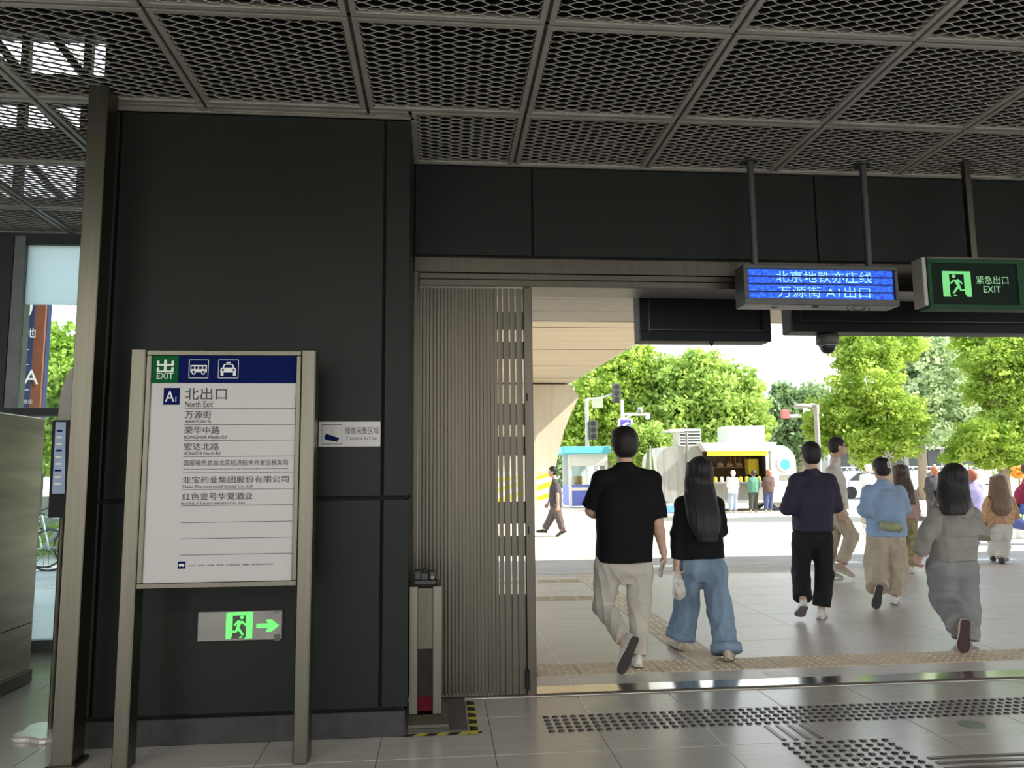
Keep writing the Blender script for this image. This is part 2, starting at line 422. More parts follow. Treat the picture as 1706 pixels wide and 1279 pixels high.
# ================================================================== OUTDOOR SETTING
GROUND = mat('plaza_paving', (.50, .455, .37), .8, var=.10, scale=2.0, stretch=(.25, 1, 1), bump=.05)
gr = struct(MB().box(-90, 110, 11.3, 210, -.14, -.004), 'plaza_ground', GROUND, origin=(0, 11.3, 0))
ap = tag(MB().box(-1.95, 16, DY+.2, 11.0, -.12, -.008).build('apron_floor', APRONG, origin=(0, 0, 0)), kind='structure')
struct(MB().box(-90, -1.95, FY+.06, 11.0, -.12, -.002), 'side_pavement', APRON)
struct(MB().box(16, 40, DY+.2, 11.0, -.12, -.002), 'side_pavement', APRON)
for i in range(-2, 12):
    for j in range(0, 9):
        x0, x1 = .9+i*1.2-.6*(0), .9+(i+1)*1.2; y0, y1 = 6.07+j*.6, 6.07+(j+1)*.6
        if y1 > 11.0: y1 = 11.0
        if x0 < 1.9 < x1:      # room for the guide strip
            tile(x0, 1.9, y0, y1, APRON, ap, 'apron_tile')
            if x1 > 2.21: tile(2.21, x1, y0, y1, APRON, ap, 'apron_tile')
        elif x0 < 2.21 < x1: tile(2.21, x1, y0, y1, APRON, ap, 'apron_tile')
        else: tile(x0, x1, y0, y1, APRON, ap, 'apron_tile')
    tile(.9+i*1.2, .9+(i+1)*1.2, DY+.215, 5.715, APRON, ap, 'apron_tile')
# kerb and side drain
struct(MB().cbox(-40, 60, 11.0, 11.3, -.12, .0, .004), 'kerb', mat('kerb_stone', (.50, .43, .36), .7))
# asphalt road behind the plaza, with painted bars
ROAD = mat('asphalt', (.40, .38, .35), .85, var=.15, scale=6)
struct(MB().box(-90, 110, 38, 52, -.05, .0), 'road', ROAD)
struct(MB().box(-60, 60, 11.3, 14.2, -.05, .001), 'side_lane', mat('lane_paving', (.42, .39, .36), .8, var=.14, scale=5, stretch=(.3, 1, 1)))
zb = MB()
for k in range(4): zb.box(3.0+k*2.6, 4.1+k*2.6, 11.9, 12.15, .0, .004)
MB.build(zb, 'x', WHITE).name = 'lane_marking'
tag(bpy.data.objects['lane_marking'], kind='structure')

# tactile paving outdoors: single blister and guide tiles
def blister_tile(name, guide=False):
    mb = MB(); a = .149
    mb.rings([[(-a, -a, -.02), (a, -a, -.02), (a, a, -.02), (-a, a, -.02)], [(-a, -a, 0.001), (a, -a, 0.001), (a, a, .001), (-a, a, .001)]])
    if guide:
        for k in range(4):
            x = -.105+k*.07; mb.rings([[(x-.014, -.135, .001), (x+.014, -.135, .001), (x+.014, .135, .001), (x-.014, .135, .001)], [(x-.009, -.13, .007), (x+.009, -.13, .007), (x+.009, .13, .007), (x-.009, .13, .007)]])
    else:
        for i in range(5):
            for j in range(5): mb.lathe((-.12+i*.06, -.12+j*.06, .001), [(.016, 0), (.011, .005)], 6)
    me = bpy.data.meshes.new(name); me.from_pydata(mb.v, [], mb.f); me.materials.append(TACT); return me
bt = blister_tile('blister_tile'); gt = blister_tile('guide_tile', True)
tp = thing('tactile_path', 'row of beige blister paving running along just outside the door threshold', 'tactile paving', (0, 5.9, 0))
tp['category'] = 'tactile paving'
for k in range(22):
    link('blister_tile', bt, tp, (.55+k*.305-.61*3+.0, -.005, 0)).scale = (1, 1.15, 1)
tg = thing('tactile_path', 'beige guide paving strip running away from the door between the couple', 'tactile paving', (2.055, 6.07, 0))
for k in range(16): link('guide_tile', gt, tg, (0, .155+k*.305, 0))
for yy, lab in ((9.15, 'short beige guide strip crossing the apron, the nearer of two beside the gate'), (10.6, 'short beige guide strip crossing the apron, the farther of two beside the gate')):
    t = thing('tactile_path', lab, 'tactile paving', (0, yy, 0))
    for k in range(9):
        o = link('guide_tile', gt, t, (1.74-k*.305, 0, .002)); o.rotation_euler = (0, 0, pi/2)

# tactile studs indoors
def studs(name, label, x0, x1, y0, y1, px_, py_):
    t = thing(name, label, 'tactile paving', ((x0+x1)/2, (y0+y1)/2, 0))
    mb = MB().lathe((0, 0, 0), [(.0195, 0), (.018, .005), (.011, .008)], 9)
    me = bpy.data.meshes.new('stud'); me.from_pydata(mb.v, [], mb.f); me.materials.append(STUD)
    nx = int(round((x1-x0)/px_)); ny = int(round((y1-y0)/py_)); c = 0
    for i in range(nx):
        for j in range(ny):
            c += 1
            if c > 300: break
            link('stud', me, t, (x0+(i+.5)*px_-(x0+x1)/2, y0+(j+.5)*py_-(y0+y1)/2, 0))
    return t
studs('tactile_strip', 'long row of black tactile studs on the indoor tiles parallel to the threshold', .6, 3.85, 4.485, 4.81, .055, .065)
studs('tactile_strip', 'square block of black tactile studs at the bottom edge, below the long row', 1.81, 2.43, 3.62, 4.20, .062, .064)
def bars(label, boxes):
    mbs = [MB().rings([[(a, c, 0), (b, c, 0), (b, d, 0), (a, d, 0)], [(a+.004, c+.004, .005), (b-.004, c+.004, .005), (b-.004, d-.004, .005), (a+.004, d-.004, .005)]]) for a, b, c, d in boxes]
    t = thing('tactile_strip', label, 'tactile paving', (boxes[0][0], boxes[0][2], 0))
    for mb in mbs: mb.build('guide_bar', mat_bar, t)
mat_bar = mat('dark_guide_bar', (.10, .09, .08), .3, .5)
bars('four raised guide bars pointing towards the door between stud row and stud block', [(1.845+k*.07, 1.875+k*.07, 4.225, 4.465) for k in range(4)])
bars('raised guide bars running right from the stud block at the lower right edge', [(2.46+q*.62, 3.04+q*.62, 3.66+k*.07, 3.69+k*.07) for q in range(3) for k in range(4)])
c = on(1620, 1207)
tag(MB().lathe((c.x, c.y, 0), [(.075, .0005), (.072, .003)], 28).build('floor_marker', mat('marker_green', (.16, .22, .17), .35)), 'round grey green marker disc set on the floor tiles at right', 'floor marker')
c = on(1292, 1122)
tag(MB().box(c.x-.07, c.x+.07, c.y-.055, c.y+.055, .0005, .003).build('paper_sheet', WHITE), 'small white square sticker lying on the paving just outside the threshold', 'sticker')
# ================================================================== INDOOR THINGS
# --- direction sign on two steel posts
SY = 4.18
sg = thing('direction_sign', 'white exit direction board with navy and green header held between two stainless posts', 'sign', (-1.15, 4.24, 0))
for a, b in ((-1.628, -1.552), (-.748, -.672)):
    MB().cbox(a, b, SY-.01, SY+.11, 0, 2.128, .006).build('post', STEEL, sg)
fb = MB(); X0, X1, Z0, Z1 = -1.551, -.749, .885, 2.122
fb.cbox(X0, X1, SY, SY+.08, Z1-.028, Z1, .003); fb.cbox(X0, X1, SY, SY+.08, Z0, Z0+.028, .003)
fb.cbox(X0, X0+.026, SY, SY+.08, Z0+.028, Z1-.028, .003); fb.cbox(X1-.026, X1, SY, SY+.08, Z0+.028, Z1-.028, .003)
fb.build('frame', STEEL, sg)
MB().box(X0+.02, X1-.02, SY+.03, SY+.075, Z0+.01, Z1-.01).build('sign_box', BLACKM, sg)
pb = MB().box(X0+.026, X1-.026, SY+.014, SY+.03, Z0+.028, Z1-.028).build('sign_panel', BOARD, sg)
PY_ = SY+.013
def pbox(parent, mt, X0, X1, Y0, Y1, Yp, name, t=.001):
    a = at(X0, Y1, Yp); b = at(X1, Y0, Yp)
    return MB().box(a.x, b.x, Yp-t, Yp, a.z, b.z).build(name, mt, parent)
hb = at(300, 638, PY_).z; xr_ = X1-.026; xl_ = X0+.026; xg = at(298, 600, PY_).x
MB().box(xg, xr_, PY_-.0015, PY_, hb, Z1-.028).build('header_band', NAVY, pb)
MB().box(xl_, xg, PY_-.0015, PY_, hb, Z1-.028).build('exit_field', GREEN, pb)
PW = mat('print_white', (.62, .66, .63), .45, var=0)
Yq = PY_-.0016
# the square cut exit character, drawn in bars
q = at(261, 625-5, Yq); q2 = at(290, 599, Yq)
gx, gz, gw, gh = q.x, q.z, (q2.x-q.x), (q2.z-q.z)
eb = MB()
def cell(a, b, c, d): eb.box(gx+a*gw, gx+b*gw, Yq-.001, Yq, gz+c*gh, gz+d*gh)
cell(.42, .58, .14, 1); cell(.0, .14, .66, .92); cell(.86, 1, .66, .92); cell(.0, .42, .52, .66); cell(.58, 1, .52, .66); cell(.0, .14, .14, .40); cell(.86, 1, .14, .40); cell(0, 1, 0, .14)
eb.build('exit_character', PW, pb)
ptext('EXIT', PW, pb, 261, 289, 621, 631, Yq)
for (x0, x1) in ((314, 348), (363, 398)):
    a = at(x0, 630, Yq); b = at(x1, 599, Yq); t = .0028
    mb = MB().box(a.x, b.x, Yq-.001, Yq, a.z, a.z+t).box(a.x, b.x, Yq-.001, Yq, b.z-t, b.z).box(a.x, a.x+t, Yq-.001, Yq, a.z, b.z).box(b.x-t, b.x, Yq-.001, Yq, a.z, b.z)
    mb.build('pictogram_border', PW, pb)
def px2(x0, x1, y0, y1):
    a = at(x0, y1, Yq); b = at(x1, y0, Yq); return a.x, b.x, a.z, b.z
x0, x1, z0, z1 = px2(317, 345, 608, 624)
def icon(parts, name, x0, x1, z0, z1, mt, off=0.):
    mb = MB()
    for p in parts: mb.prism([(x0+(x1-x0)*u, z0+(z1-z0)*v) for u, v in p], Yq-.001-off, Yq-off)
    mb.build(name, mt, pb)
def R(a, b, c, d): return [(a, c), (b, c), (b, d), (a, d)]
def circ(cx, cy, r, ry=None, n=14): ry = ry or r; return [(cx+r*cos(2*pi*k/n), cy+ry*sin(2*pi*k/n)) for k in range(n)]
icon([R(0, 1, .25, 1), circ(.2, .2, .12, .2), circ(.78, .2, .12, .2)], 'bus_symbol', x0, x1, z0, z1, PW)
icon([R(.06+k*.235, .22+k*.235, .58, .85) for k in range(4)]+[circ(.2, .2, .05, .09), circ(.78, .2, .05, .09)], 'bus_window', x0, x1, z0, z1, NAVY, .001)
x0, x1, z0, z1 = px2(367, 394, 603, 626)
icon([[(.0, .25), (1, .25), (1, .5), (.88, .6), (.78, .86), (.22, .86), (.12, .6), (0, .5)], R(.02, .2, .02, .25), R(.8, .98, .02, .25), R(.36, .64, .9, 1.0)], 'taxi_symbol', x0, x1, z0, z1, PW)
icon([[(.22, .60), (.78, .60), (.71, .8), (.29, .8)], circ(.16, .42, .07, .08), circ(.84, .42, .07, .08)], 'taxi_window', x0, x1, z0, z1, NAVY, .001)
# the lettered lines
NV2 = NAVY
a = at(272, 674, Yq); b = at(300, 646, Yq)
MB().cbox(a.x, b.x, Yq-.001, Yq+.001, a.z, b.z, .0004).build('exit_number_field', NAVY, pb)
ptext('A', PW, pb, 275, 291, 651, 669, Yq-.0015); c = at(292.5, 669, Yq); text('1', PW, pb, c.x, c.z, Yq-.0015, .026)
L_ = [('北出口', 308, 378, 646, 666), ('North Exit', 308, 355, 668, 678), ('万源街', 308, 352, 684, 697), ('WANYUAN St.', 308, 353, 699, 704.5),
      ('荣华中路', 307, 366, 710, 723), ('RONGHUA Middle Rd', 307, 377, 725, 731), ('宏达北路', 306, 365, 737, 750), ('HONGDA North Rd', 306, 367, 752, 758),
      ('国家税务总局北京经济技术开发区税务局', 306, 480, 765, 776), ('Beijing Economic-Technological Development Area Tax Service, State Taxation Administration', 306, 480, 779, 783),
      ('亚宝药业集团股份有限公司', 304, 481, 792, 805), ('Yabao Pharmaceutical Group Co., Ltd.', 303, 422, 807, 814.5), ('红色壹号华夏酒业', 303, 421, 820, 833), ('Red No.1 Liquor Industry Co., Ltd.', 302, 409, 835, 842)]
for s_, x0, x1, y0, y1 in L_: ptext(s_, INK, pb, x0, x1, y0, y1, Yq)
for yl in (681, 708, 734, 761, 788, 816, 843, 871, 898, 925):
    xa = 308-(yl-681)*.035; p0 = at(xa, yl, Yq); p1 = at(495-(yl-681)*.02, yl-1, Yq)
    MB().box(p0.x, p1.x, Yq-.0006, Yq, p0.z, p0.z+.0022).build('rule_line', INK, pb)
a = at(296, 947, Yq); b = at(309, 935, Yq); MB().box(a.x, b.x, Yq-.001, Yq, a.z, b.z).build('bus_field', NAVY, pb)
Yq -= .001; icon([R(0, 1, .25, 1), circ(.2, .2, .12, .2), circ(.78, .2, .12, .2)], 'bus_symbol', *px2(298, 307, 939, 944), PW); Yq += .001
ptext('公交  地铁  出租  专线  万源街站  通勤  快速直达专线', INK, pb, 314, 455, 938, 943.5, Yq)

# --- emergency lamp low on the column
el = thing('emergency_light', 'grey wall exit light with glowing green running figure and arrow below the board', 'exit light', (-1.12, BY, .54))
ew = at(328, 1069, BY-.03); ee = at(470, 1016, BY-.03)
gp = mat('lamp_grey', (.22, .21, .19), .4, .3)
MB().cbox(ew.x, ee.x, BY-.03, BY-.001, ew.z, ee.z, .003).build('lamp_body', gp, el)
def runner(parent, mt, x0, x1, z0, z1, y, back=False, mir=False, dark=None):
    def T(u, v): u = (1-u) if mir else u; return (x0+(x1-x0)*u, z0+(z1-z0)*v)
    mb = MB()
    MB().prism([T(.24, .0), T(.76, .0), T(.76, .88), T(.24, .88)], y-.0008, y-.0001).build('doorway_field', dark or mat('doorway_field', (.07, .065, .06), .6), parent)
    for P in ([(0, 0), (.16, 0), (.24, .14), (.24, 1), (0, 1)], [(.24, .88), (.76, .88), (.76, 1), (.24, 1)], [(.76, 0), (1, 0), (1, 1), (.76, 1)]):
        mb.prism([T(*p) for p in P], y-.0015, y)
    mb.prism([T(*p) for p in [(.70, .0), (.78, .0), (.78, .05)]], y-.0015, y)
    def limb(a, b, w, w2=None):
        w2 = w2 or w; ax, ay = a; bx, by = b; L = sqrt((bx-ax)**2+(by-ay)**2); nx, ny = -(by-ay)/L, (bx-ax)/L
        mb.prism([T(ax+nx*w, ay+ny*w), T(ax-nx*w, ay-ny*w), T(bx-nx*w2, by-ny*w2), T(bx+nx*w2, by+ny*w2)], y-.003, y-.0012)
        mb.prism([T(bx+w2*cos(t), by+w2*sin(t)) for t in [2*pi*k/10 for k in range(10)]], y-.003, y-.0012)
    mb.prism([T(*p) for p in circ(.60, .80, .065)], y-.003, y-.0012)
    limb((.54, .66), (.44, .40), .068, .05); limb((.48, .68), (.33, .52), .032, .03); limb((.58, .66), (.73, .52), .03, .028)
    limb((.43, .38), (.38, .26), .04, .035); limb((.38, .26), (.23, .27), .035, .032); limb((.48, .38), (.64, .15), .042, .034); limb((.63, .07), (.54, .04), .03, .02)
    return mb.build('running_figure', mt, parent)
a = at(376, 1064, BY-.031); b = at(421, 1019, BY-.031); runner(el, LEDW, a.x, b.x, a.z, b.z, BY-.031)
a = at(427, 1053, BY-.031); b = at(465, 1031, BY-.031)
ar = [(0, .36), (.50, .36), (.42, .02), (.68, .02), (1, .5), (.68, .98), (.42, .98), (.56, .66), (0, .66)]
mb = MB(); U = lambda p: (a.x+(b.x-a.x)*p[0], a.z+(b.z-a.z)*p[1])
mb.prism([U((0, .34)), U((.6, .34)), U((.6, .66)), U((0, .66))], BY-.033, BY-.031)
mb.prism([U((.42, .02)), U((.66, .02)), U((1, .5)), U((.58, .5))], BY-.0331, BY-.031); mb.prism([U((.42, .98)), U((.58, .5)), U((1, .5)), U((.66, .98))], BY-.0331, BY-.031)
mb.build('arrow', LEDW, el)
a = at(456, 1067, BY-.031); b = at(467, 1056, BY-.031); MB().box(a.x, b.x, BY-.032, BY-.030, a.z, b.z).build('test_button', ALUD, el)
ptext('标志', ALUD, el, 457, 466, 1018, 1022, BY-.031)

# --- camera-in-use plate
cs = thing('camera_notice', 'small white camera in use notice plate on the dark column right of the board', 'sign', (-.53, BY, 1.62))
a = at(530.5, 744, BY-.004); b = at(634, 702, BY-.004)
MB().box(a.x, b.x, BY-.004, BY-.0005, a.z, b.z).build('plate', BOARD, cs)
Yc = BY-.0042
def rc(x0, x1, y0, y1, mt, nm, t=.001):
    a = at(x0, y1, Yc); b = at(x1, y0, Yc); MB().box(a.x, b.x, Yc-t, Yc, a.z, b.z).build(nm, mt, cs)
rc(536, 570, 707, 708, INK, 'pictogram_border'); rc(536, 570, 739, 740, INK, 'pictogram_border'); rc(536, 537, 707, 740, INK, 'pictogram_border'); rc(569, 570, 707, 740, INK, 'pictogram_border')
rc(553, 554, 711, 725, INK, 'camera_rod')
a = at(540, 734, Yc); b = at(567, 722, Yc)
MB().prism([(a.x+(b.x-a.x)*u, a.z+(b.z-a.z)*v) for u, v in [(0, .5), (.12, 1), (.95, .35), (.85, .02), (.7, -.1), (.1, .1)]], Yc-.001, Yc).build('camera_symbol', NAVY, cs)
rc(560, 562, 733, 736, INK, 'camera_symbol')
ptext('图像采集区域', INK, cs, 575, 631, 711, 723, Yc); ptext('Camera in Use', INK, cs, 577, 628, 726, 733, Yc)

# --- folding gate stacked at the left of the doorway
gt_ = thing('folding_gate', 'folded stainless accordion gate stacked at the left side of the doorway', 'gate', (.2, 5.25, 0))
xg0 = -.155; ng = 26; x = xg0
edges = [at(px_, 480, 5.24).x for px_ in (828, 837, 848, 858, 870)]
n1 = 22; wv = (edges[0]-xg0)/n1
red = STEEL2
def slat(x0, x1, z0=.012, z1=2.742, y=5.245):
    yc = y; h = (x1-x0)
    mb = MB(); A = []
    for z in (z0, z1):
        A.append([(x0, yc+.005, z), (x0+.0004, yc+.0003, z), (x0+h*.3, yc-.0005, z), (x1-h*.3, yc-.0005, z), (x1-.0004, yc+.0003, z), (x1, yc+.005, z)])
    mb.rings(A); return mb.build('slat', STEEL2, gt_)
for k in range(n1): slat(xg0+k*wv+.0009, xg0+(k+1)*wv-.0009)
for k in range(4):
    slat(edges[k]+.0045, edges[k+1]-.0045)
xe0 = edges[4]+.004; xe1 = at(886, 478, 5.22).x
MB().cbox(xe0, xe1, 5.222, 5.285, .008, 2.744, .004).build('leading_bar', STEEL2, gt_)
for px0, px1 in ((520, 549), (569, 598), (672, 708), (727, 759), (835, 872), (893, 926), (990, 1156)):
    z1 = at(850, px0, 5.27).z; z0 = at(850, px1, 5.27).z
    for k in range(5):
        xa = edges[k]; MB().box(xa-.009, xa+.009, 5.268, 5.274, z0, z1).build('scissor_link', STEEL2, gt_)
bk = MB().box(xg0, edges[0]-.004, 5.272, 5.276, .02, 2.74); bk.build('back_sheet', BLACKM, gt_)
for z in (1.05, 1.95): MB().cbox(xe0+.014, xe0+.022, 5.214, 5.222, z, z+.05, .001).build('bolt', BLACKM, gt_)
MB().cbox(xe0-.012, xe0+.016, 5.208, 5.222, .04, .17, .003).build('latch', BLACKM, gt_)

# --- steel barrier head unit
tu = thing('barrier_post', 'stainless hinge post with dark glass panel standing in front of the folded gate', 'barrier', (-.08, 4.75, 0))
GL2 = mat('dark_glass', (.012, .005, .005), .2, 0, var=.1, spec=.2)
Yt = 4.66
MB().rings([[(-.188, Yt-.03, .012), (.045, Yt-.03, .012), (.045, 5.0, .012), (-.188, 5.0, .012)], [(-.188, Yt-.03, .03), (.045, Yt-.03, .03), (.045, 5.0, .03), (-.188, 5.0, .03)], [(-.187, Yt+.005, .075), (.01, Yt+.005, .075), (.01, 4.95, .075), (-.187, 4.95, .075)]]).build('base_skirt', STEEL, tu)
MB().cbox(-.186, -.135, Yt+.01, 4.95, .075, .80, .003).build('side_column', STEEL, tu)
MB().cbox(-.048, .006, Yt+.01, 4.95, .075, .80, .003).build('side_column', STEEL, tu)
MB().box(-.135, -.048, Yt+.03, 4.94, .09, .44).build('glass_panel', GL2, tu)
MB().box(-.135, -.048, Yt+.025, 4.94, .44, .785).build('cover_plate', STEEL2, tu)
MB().box(-.135, -.048, Yt+.028, Yt+.031, .09, .17).build('red_panel', mat('dark_red', (.07, .002, .006), .5, spec=.1), tu)
mb = MB()
mb.cbox(-.16, -.03, 4.72, 4.80, .80, .83, .004); mb.cbox(-.155, -.12, 4.71, 4.79, .83, .885, .004); mb.cbox(-.07, -.035, 4.71, 4.79, .83, .88, .004); mb.cbox(-.12, -.07, 4.73, 4.79, .825, .87, .004)
mb.tube([(-.16, 4.75, .86), (-.19, 4.75, .865)], .008).tube([(-.10, 4.72, .88), (-.085, 4.72, .90)], .012).tube([(-.035, 4.74, .85), (-.02, 4.74, .83), (-.02, 4.74, .80)], .008)
mb.build('hinge_head', BLACK, tu)
MB().lathe((-.05, 4.705, .845), [(.0, -.004), (.011, -.004), (.011, .006), (.0, .006)], 10, 'y').build('clamp_knob', STEEL, tu)
hp_ = thing('floor_hatch', 'dark metal floor plate beside the barrier post edged with hazard tape', 'floor plate', (0, 4.85, 0))
MB().cbox(-.19, .155, 4.585, 5.2, .0005, .010, .002).build('plate', mat('dark_plate', (.11, .105, .10), .35, .6), hp_)
HZY = mat('hazard_yellow', (.50, .45, .06), .6); HZB = mat('hazard_black', (.03, .022, .018), .6)
tp_ = thing('hazard_tape', 'black and yellow striped floor tape laid around the floor plate corner', 'tape', (0, 4.55, 0))
k = 0; x = -.22
while x < .155:
    MB().add([(x, 4.527, .0015), (x+.062, 4.527, .0015), (x+.092, 4.575, .0015), (x+.03, 4.575, .0015)], [(0, 1, 2, 3)]).build('stripe', HZB if k % 2 == 0 else HZY, tp_); x += .062; k += 1
y = 4.527; k = 0
while y < 5.14:
    MB().add([(.165, y, .002), (.213, y-.0, .002), (.213, y+.062, .002), (.165, y+.062+.02, .002), (.165, y+.02, .002)], [(0, 1, 2, 3, 4)]).build('stripe', HZY if k % 2 == 0 else HZB, tp_); y += .062; k += 1

# --- hanging LED sign
LY = 4.93
ls = thing('led_sign', 'hanging blue LED message sign lit with pale Chinese text', 'sign', (2.6, 5.0, 2.56))
a = at(1241, 508, LY); b = at(1495, 444, LY); lx0, lx1, lz0, lz1 = a.x, b.x, a.z+.005, b.z
CASE = mat('led_case', (.06, .062, .065), .4, .4)
mb = MB(); mb.cbox(lx0, lx1, LY, LY+.16, lz0, lz0+.045, .003); mb.cbox(lx0, lx1, LY, LY+.16, lz1-.03, lz1, .003)
mb.cbox(lx0, lx0+.035, LY, LY+.16, lz0+.045, lz1-.03, .003); mb.cbox(lx1-.025, lx1, LY, LY+.16, lz0+.045, lz1-.03, .003); mb.build('case', CASE, ls)
MB().box(lx0+.01, lx1-.01, LY+.02, LY+.15, lz0+.02, lz1-.02).build('back_box', BLACKM, ls)
# emissive pixel field
LB = bpy.data.materials.new('led_blue'); LB.use_nodes = True; n = LB.node_tree; B_ = n.nodes['Principled BSDF']; B_.inputs['Base Color'].default_value = (.01, .01, .05, 1)
g = n.nodes.new('ShaderNodeTexCoord'); vo = n.nodes.new('ShaderNodeTexNoise'); vo.inputs['Scale'].default_value = 34; vo.inputs['Detail'].default_value = 5; mp = n.nodes.new('ShaderNodeMapping'); mp.inputs['Scale'].default_value = (1, 1, 1.6)
n.links.new(g.outputs['Object'], mp.inputs[0]); n.links.new(mp.outputs[0], vo.inputs[0]); r = n.nodes.new('ShaderNodeValToRGB')
r.color_ramp.elements[0].position = .35; r.color_ramp.elements[0].color = (.0, .018, .52, 1); r.color_ramp.elements[1].position = .68; r.color_ramp.elements[1].color = (.015, .20, 1.0, 1)
n.links.new(vo.outputs['Fac'], r.inputs[0]); n.links.new(r.outputs[0], B_.inputs['Emission Color']); B_.inputs['Emission Strength'].default_value = 1.0
LT = mat('led_text', (.28, .62, .95), .5, var=.3, scale=60, emit=.75); LG = mat('led_gap', (.0, .012, .12), .6, var=0)
ex0, ex1 = at(1249, 470, LY).x, at(1489, 470, LY).x
ez0, ez1 = at(1249, 497, LY).z, at(1249, 446, LY).z
hh = (ez1-ez0)/4
for k in range(4):
    MB().box(ex0, ex1, LY+.012, LY+.02, ez0+k*hh+.004, ez0+(k+1)*hh-.004).build('led_module', LB, ls)
text('北京地铁亦庄线', LT, ls, ex0+.19, ez0+2*hh+.012, LY+.0125, hh*2-.025, width=.69)
text('万源街 A1出口', LT, ls, ex0+.20, ez0+.014, LY+.0125, hh*2-.028, width=.66)
gbm = MB()
for k in (1, 2, 3): gbm.box(ex0, ex1, LY+.0095, LY+.0112, ez0+k*hh-.0055, ez0+k*hh+.0055)
gbm.build('module_gap', LG, ls)
for cx_ in (at(1257, 430, 5.02).x, at(1447, 430, 5.02).x):
    MB().tube([(cx_, 5.02, lz1-.01), (cx_, 5.02, ZC)], .024, 12).build('hanger_pole', CASE, ls)
    MB().lathe((cx_, 5.02, ZC-.014), [(.055, 0), (.055, .012)], 16).build('ceiling_rose', CASE, ls)
mb = MB()
for k_, (xa, xb, dz) in enumerate(((1405, 1455, .06), (1410, 1450, .035), (1280, 1300, .02))):
    A_ = at(xa, 508, LY+.08); B2 = at(xb, 508, LY+.08)
    mb.tube([A_.lerp(B2, t)+Vector((0, 0, -dz*4*t*(1-t)-.0)) for t in [i/8 for i in range(9)]], .0028, 5)
mb.build('cable', BLACK, ls)
c = at(1358, 510, LY+.05); MB().lathe((c.x, c.y, c.z-.012), [(.01, 0), (.022, .006), (.014, .02)], 10).build('cable_gland', STEEL, ls)

# --- hanging green exit sign
EY = 4.86
es = thing('exit_sign', 'hanging dark green emergency exit sign with running figure at upper right', 'exit sign', (3.9, EY, 2.53))
GD = mat('exit_dark', (.004, .012, .007), .6, var=0, spec=.12); GF = mat('exit_frame', (.008, .052, .020), .6, var=.05, spec=.2)
a = at(1550, 513, EY); b = at(1706, 433, EY)
ex0, ez0, ez1 = a.x, a.z, b.z; ex1 = ex0+1.55
mb = MB().cbox(ex0, ex1, EY, EY+.12, ez0, ez0+.03, .004).cbox(ex0, ex1, EY, EY+.12, ez1-.03, ez1, .004).cbox(ex0, ex0+.03, EY, EY+.12, ez0+.03, ez1-.03, .004).cbox(ex1-.03, ex1, EY, EY+.12, ez0+.03, ez1-.03, .004)
mb.build('frame', GF, es)
MB().cbox(ex0-.03, ex0-.001, EY+.01, EY+.13, ez0+.02, ez1+.012, .003).build('end_cap', ALU, es)
MB().box(ex0, ex1, EY+.001, EY+.125, ez1, ez1+.012).build('top_cap', STEEL, es)
xm = at(1700, 470, EY).x
MB().box(ex0+.03, xm-.012, EY+.014, EY+.02, ez0+.03, ez1-.03).build('face', GD, es); MB().box(xm+.012, ex1-.03, EY+.014, EY+.02, ez0+.03, ez1-.03).build('face', GF, es)
MB().box(xm-.012, xm+.012, EY+.006, EY+.02, ez0+.03, ez1-.03).build('mullion', GF, es)
MB().box(ex0+.01, ex1-.01, EY+.02, EY+.115, ez0+.01, ez1-.01).build('box', BLACKM, es)
LE2 = mat('exit_glow', (.16, .62, .20), .5, var=0, emit=.35); LE3 = mat('exit_text', (.30, .62, .34), .5, var=0, emit=.25)
a = at(1572, 494, EY+.013); b = at(1616, 452, EY+.013); runner(es, LE2, a.x, b.x, a.z, b.z, EY+.013, mir=True, dark=GD)
ptext('紧急出口', LE3, es, 1627, 1679, 460, 473, EY+.0135); ptext('EXIT', LE3, es, 1639, 1667, 477, 487, EY+.0135)
cx_ = at(1620, 428, 4.93).x
MB().cbox(cx_-.022, cx_+.022, 4.905, 4.95, ez1+.01, ZC, .003).build('hanger_pole', STEEL, es)
MB().cbox(cx_+.9-.022, cx_+.9+.022, 4.905, 4.95, ez1+.01, ZC, .003).build('hanger_pole', STEEL, es)

# --- boxes hanging under the canopy beyond the door
TY = 6.0
def hung_box(label, x0, x1, z0, z1, extra=False):
    t = thing('signal_box' if extra else 'canopy_sign', label, 'sign box', ((x0+x1)/2, TY+.1, z0))
    MB().cbox(x0, x1, TY+.025, TY+.2, z0, z1, .006).build('housing', mat('box_dark', (.012, .015, .017), .5, .1, var=.1, spec=.15), t)
    mb = MB(); e = .075
    mb.cbox(x0, x1, TY, TY+.025, z0, z0+e, .004).cbox(x0, x1, TY, TY+.025, z1-e*.6, z1, .004).cbox(x0, x0+e, TY, TY+.025, z0+e, z1-e*.6, .004).cbox(x1-e, x1, TY, TY+.025, z0+e, z1-e*.6, .004)
    mb.build('bezel', BLACKM, t)
    mb = MB().box(x0+e, x1-e, TY+.002, TY+.008, z0+e+.012, z0+e+.020).box(x0+e-.004, x0+e+.006, TY+.0, TY+.008, z0+e, z1-.05); mb.build('trim_strip', STEEL2, t)
    for xx in (x0+.25, x1-.25):
        MB().tube([(xx, TY+.1, z1-.01), (xx, TY+.1, 3.74)], .02, 10).build('hanger', BLACKM, t)
    return t
t1 = hung_box('black screen housing hanging outside the doorway, left of the blue LED sign', 1.602, 2.70, 2.512, 3.10)
MB().lathe((at(1189, 571, TY).x, TY+.05, 2.478), [(.004, 0), (.022, .02), (.022, .036)], 10).build('sensor', BLACK, t1)
t2 = hung_box('long black sign housing hanging outside above the dome camera', 2.884, 5.6, 2.597, 3.0)
dc = thing('dome_camera', 'dark dome security camera hanging under the long black housing', 'camera', (at(1380, 560, 6.1).x, 6.12, 2.42))
o = org(dc)
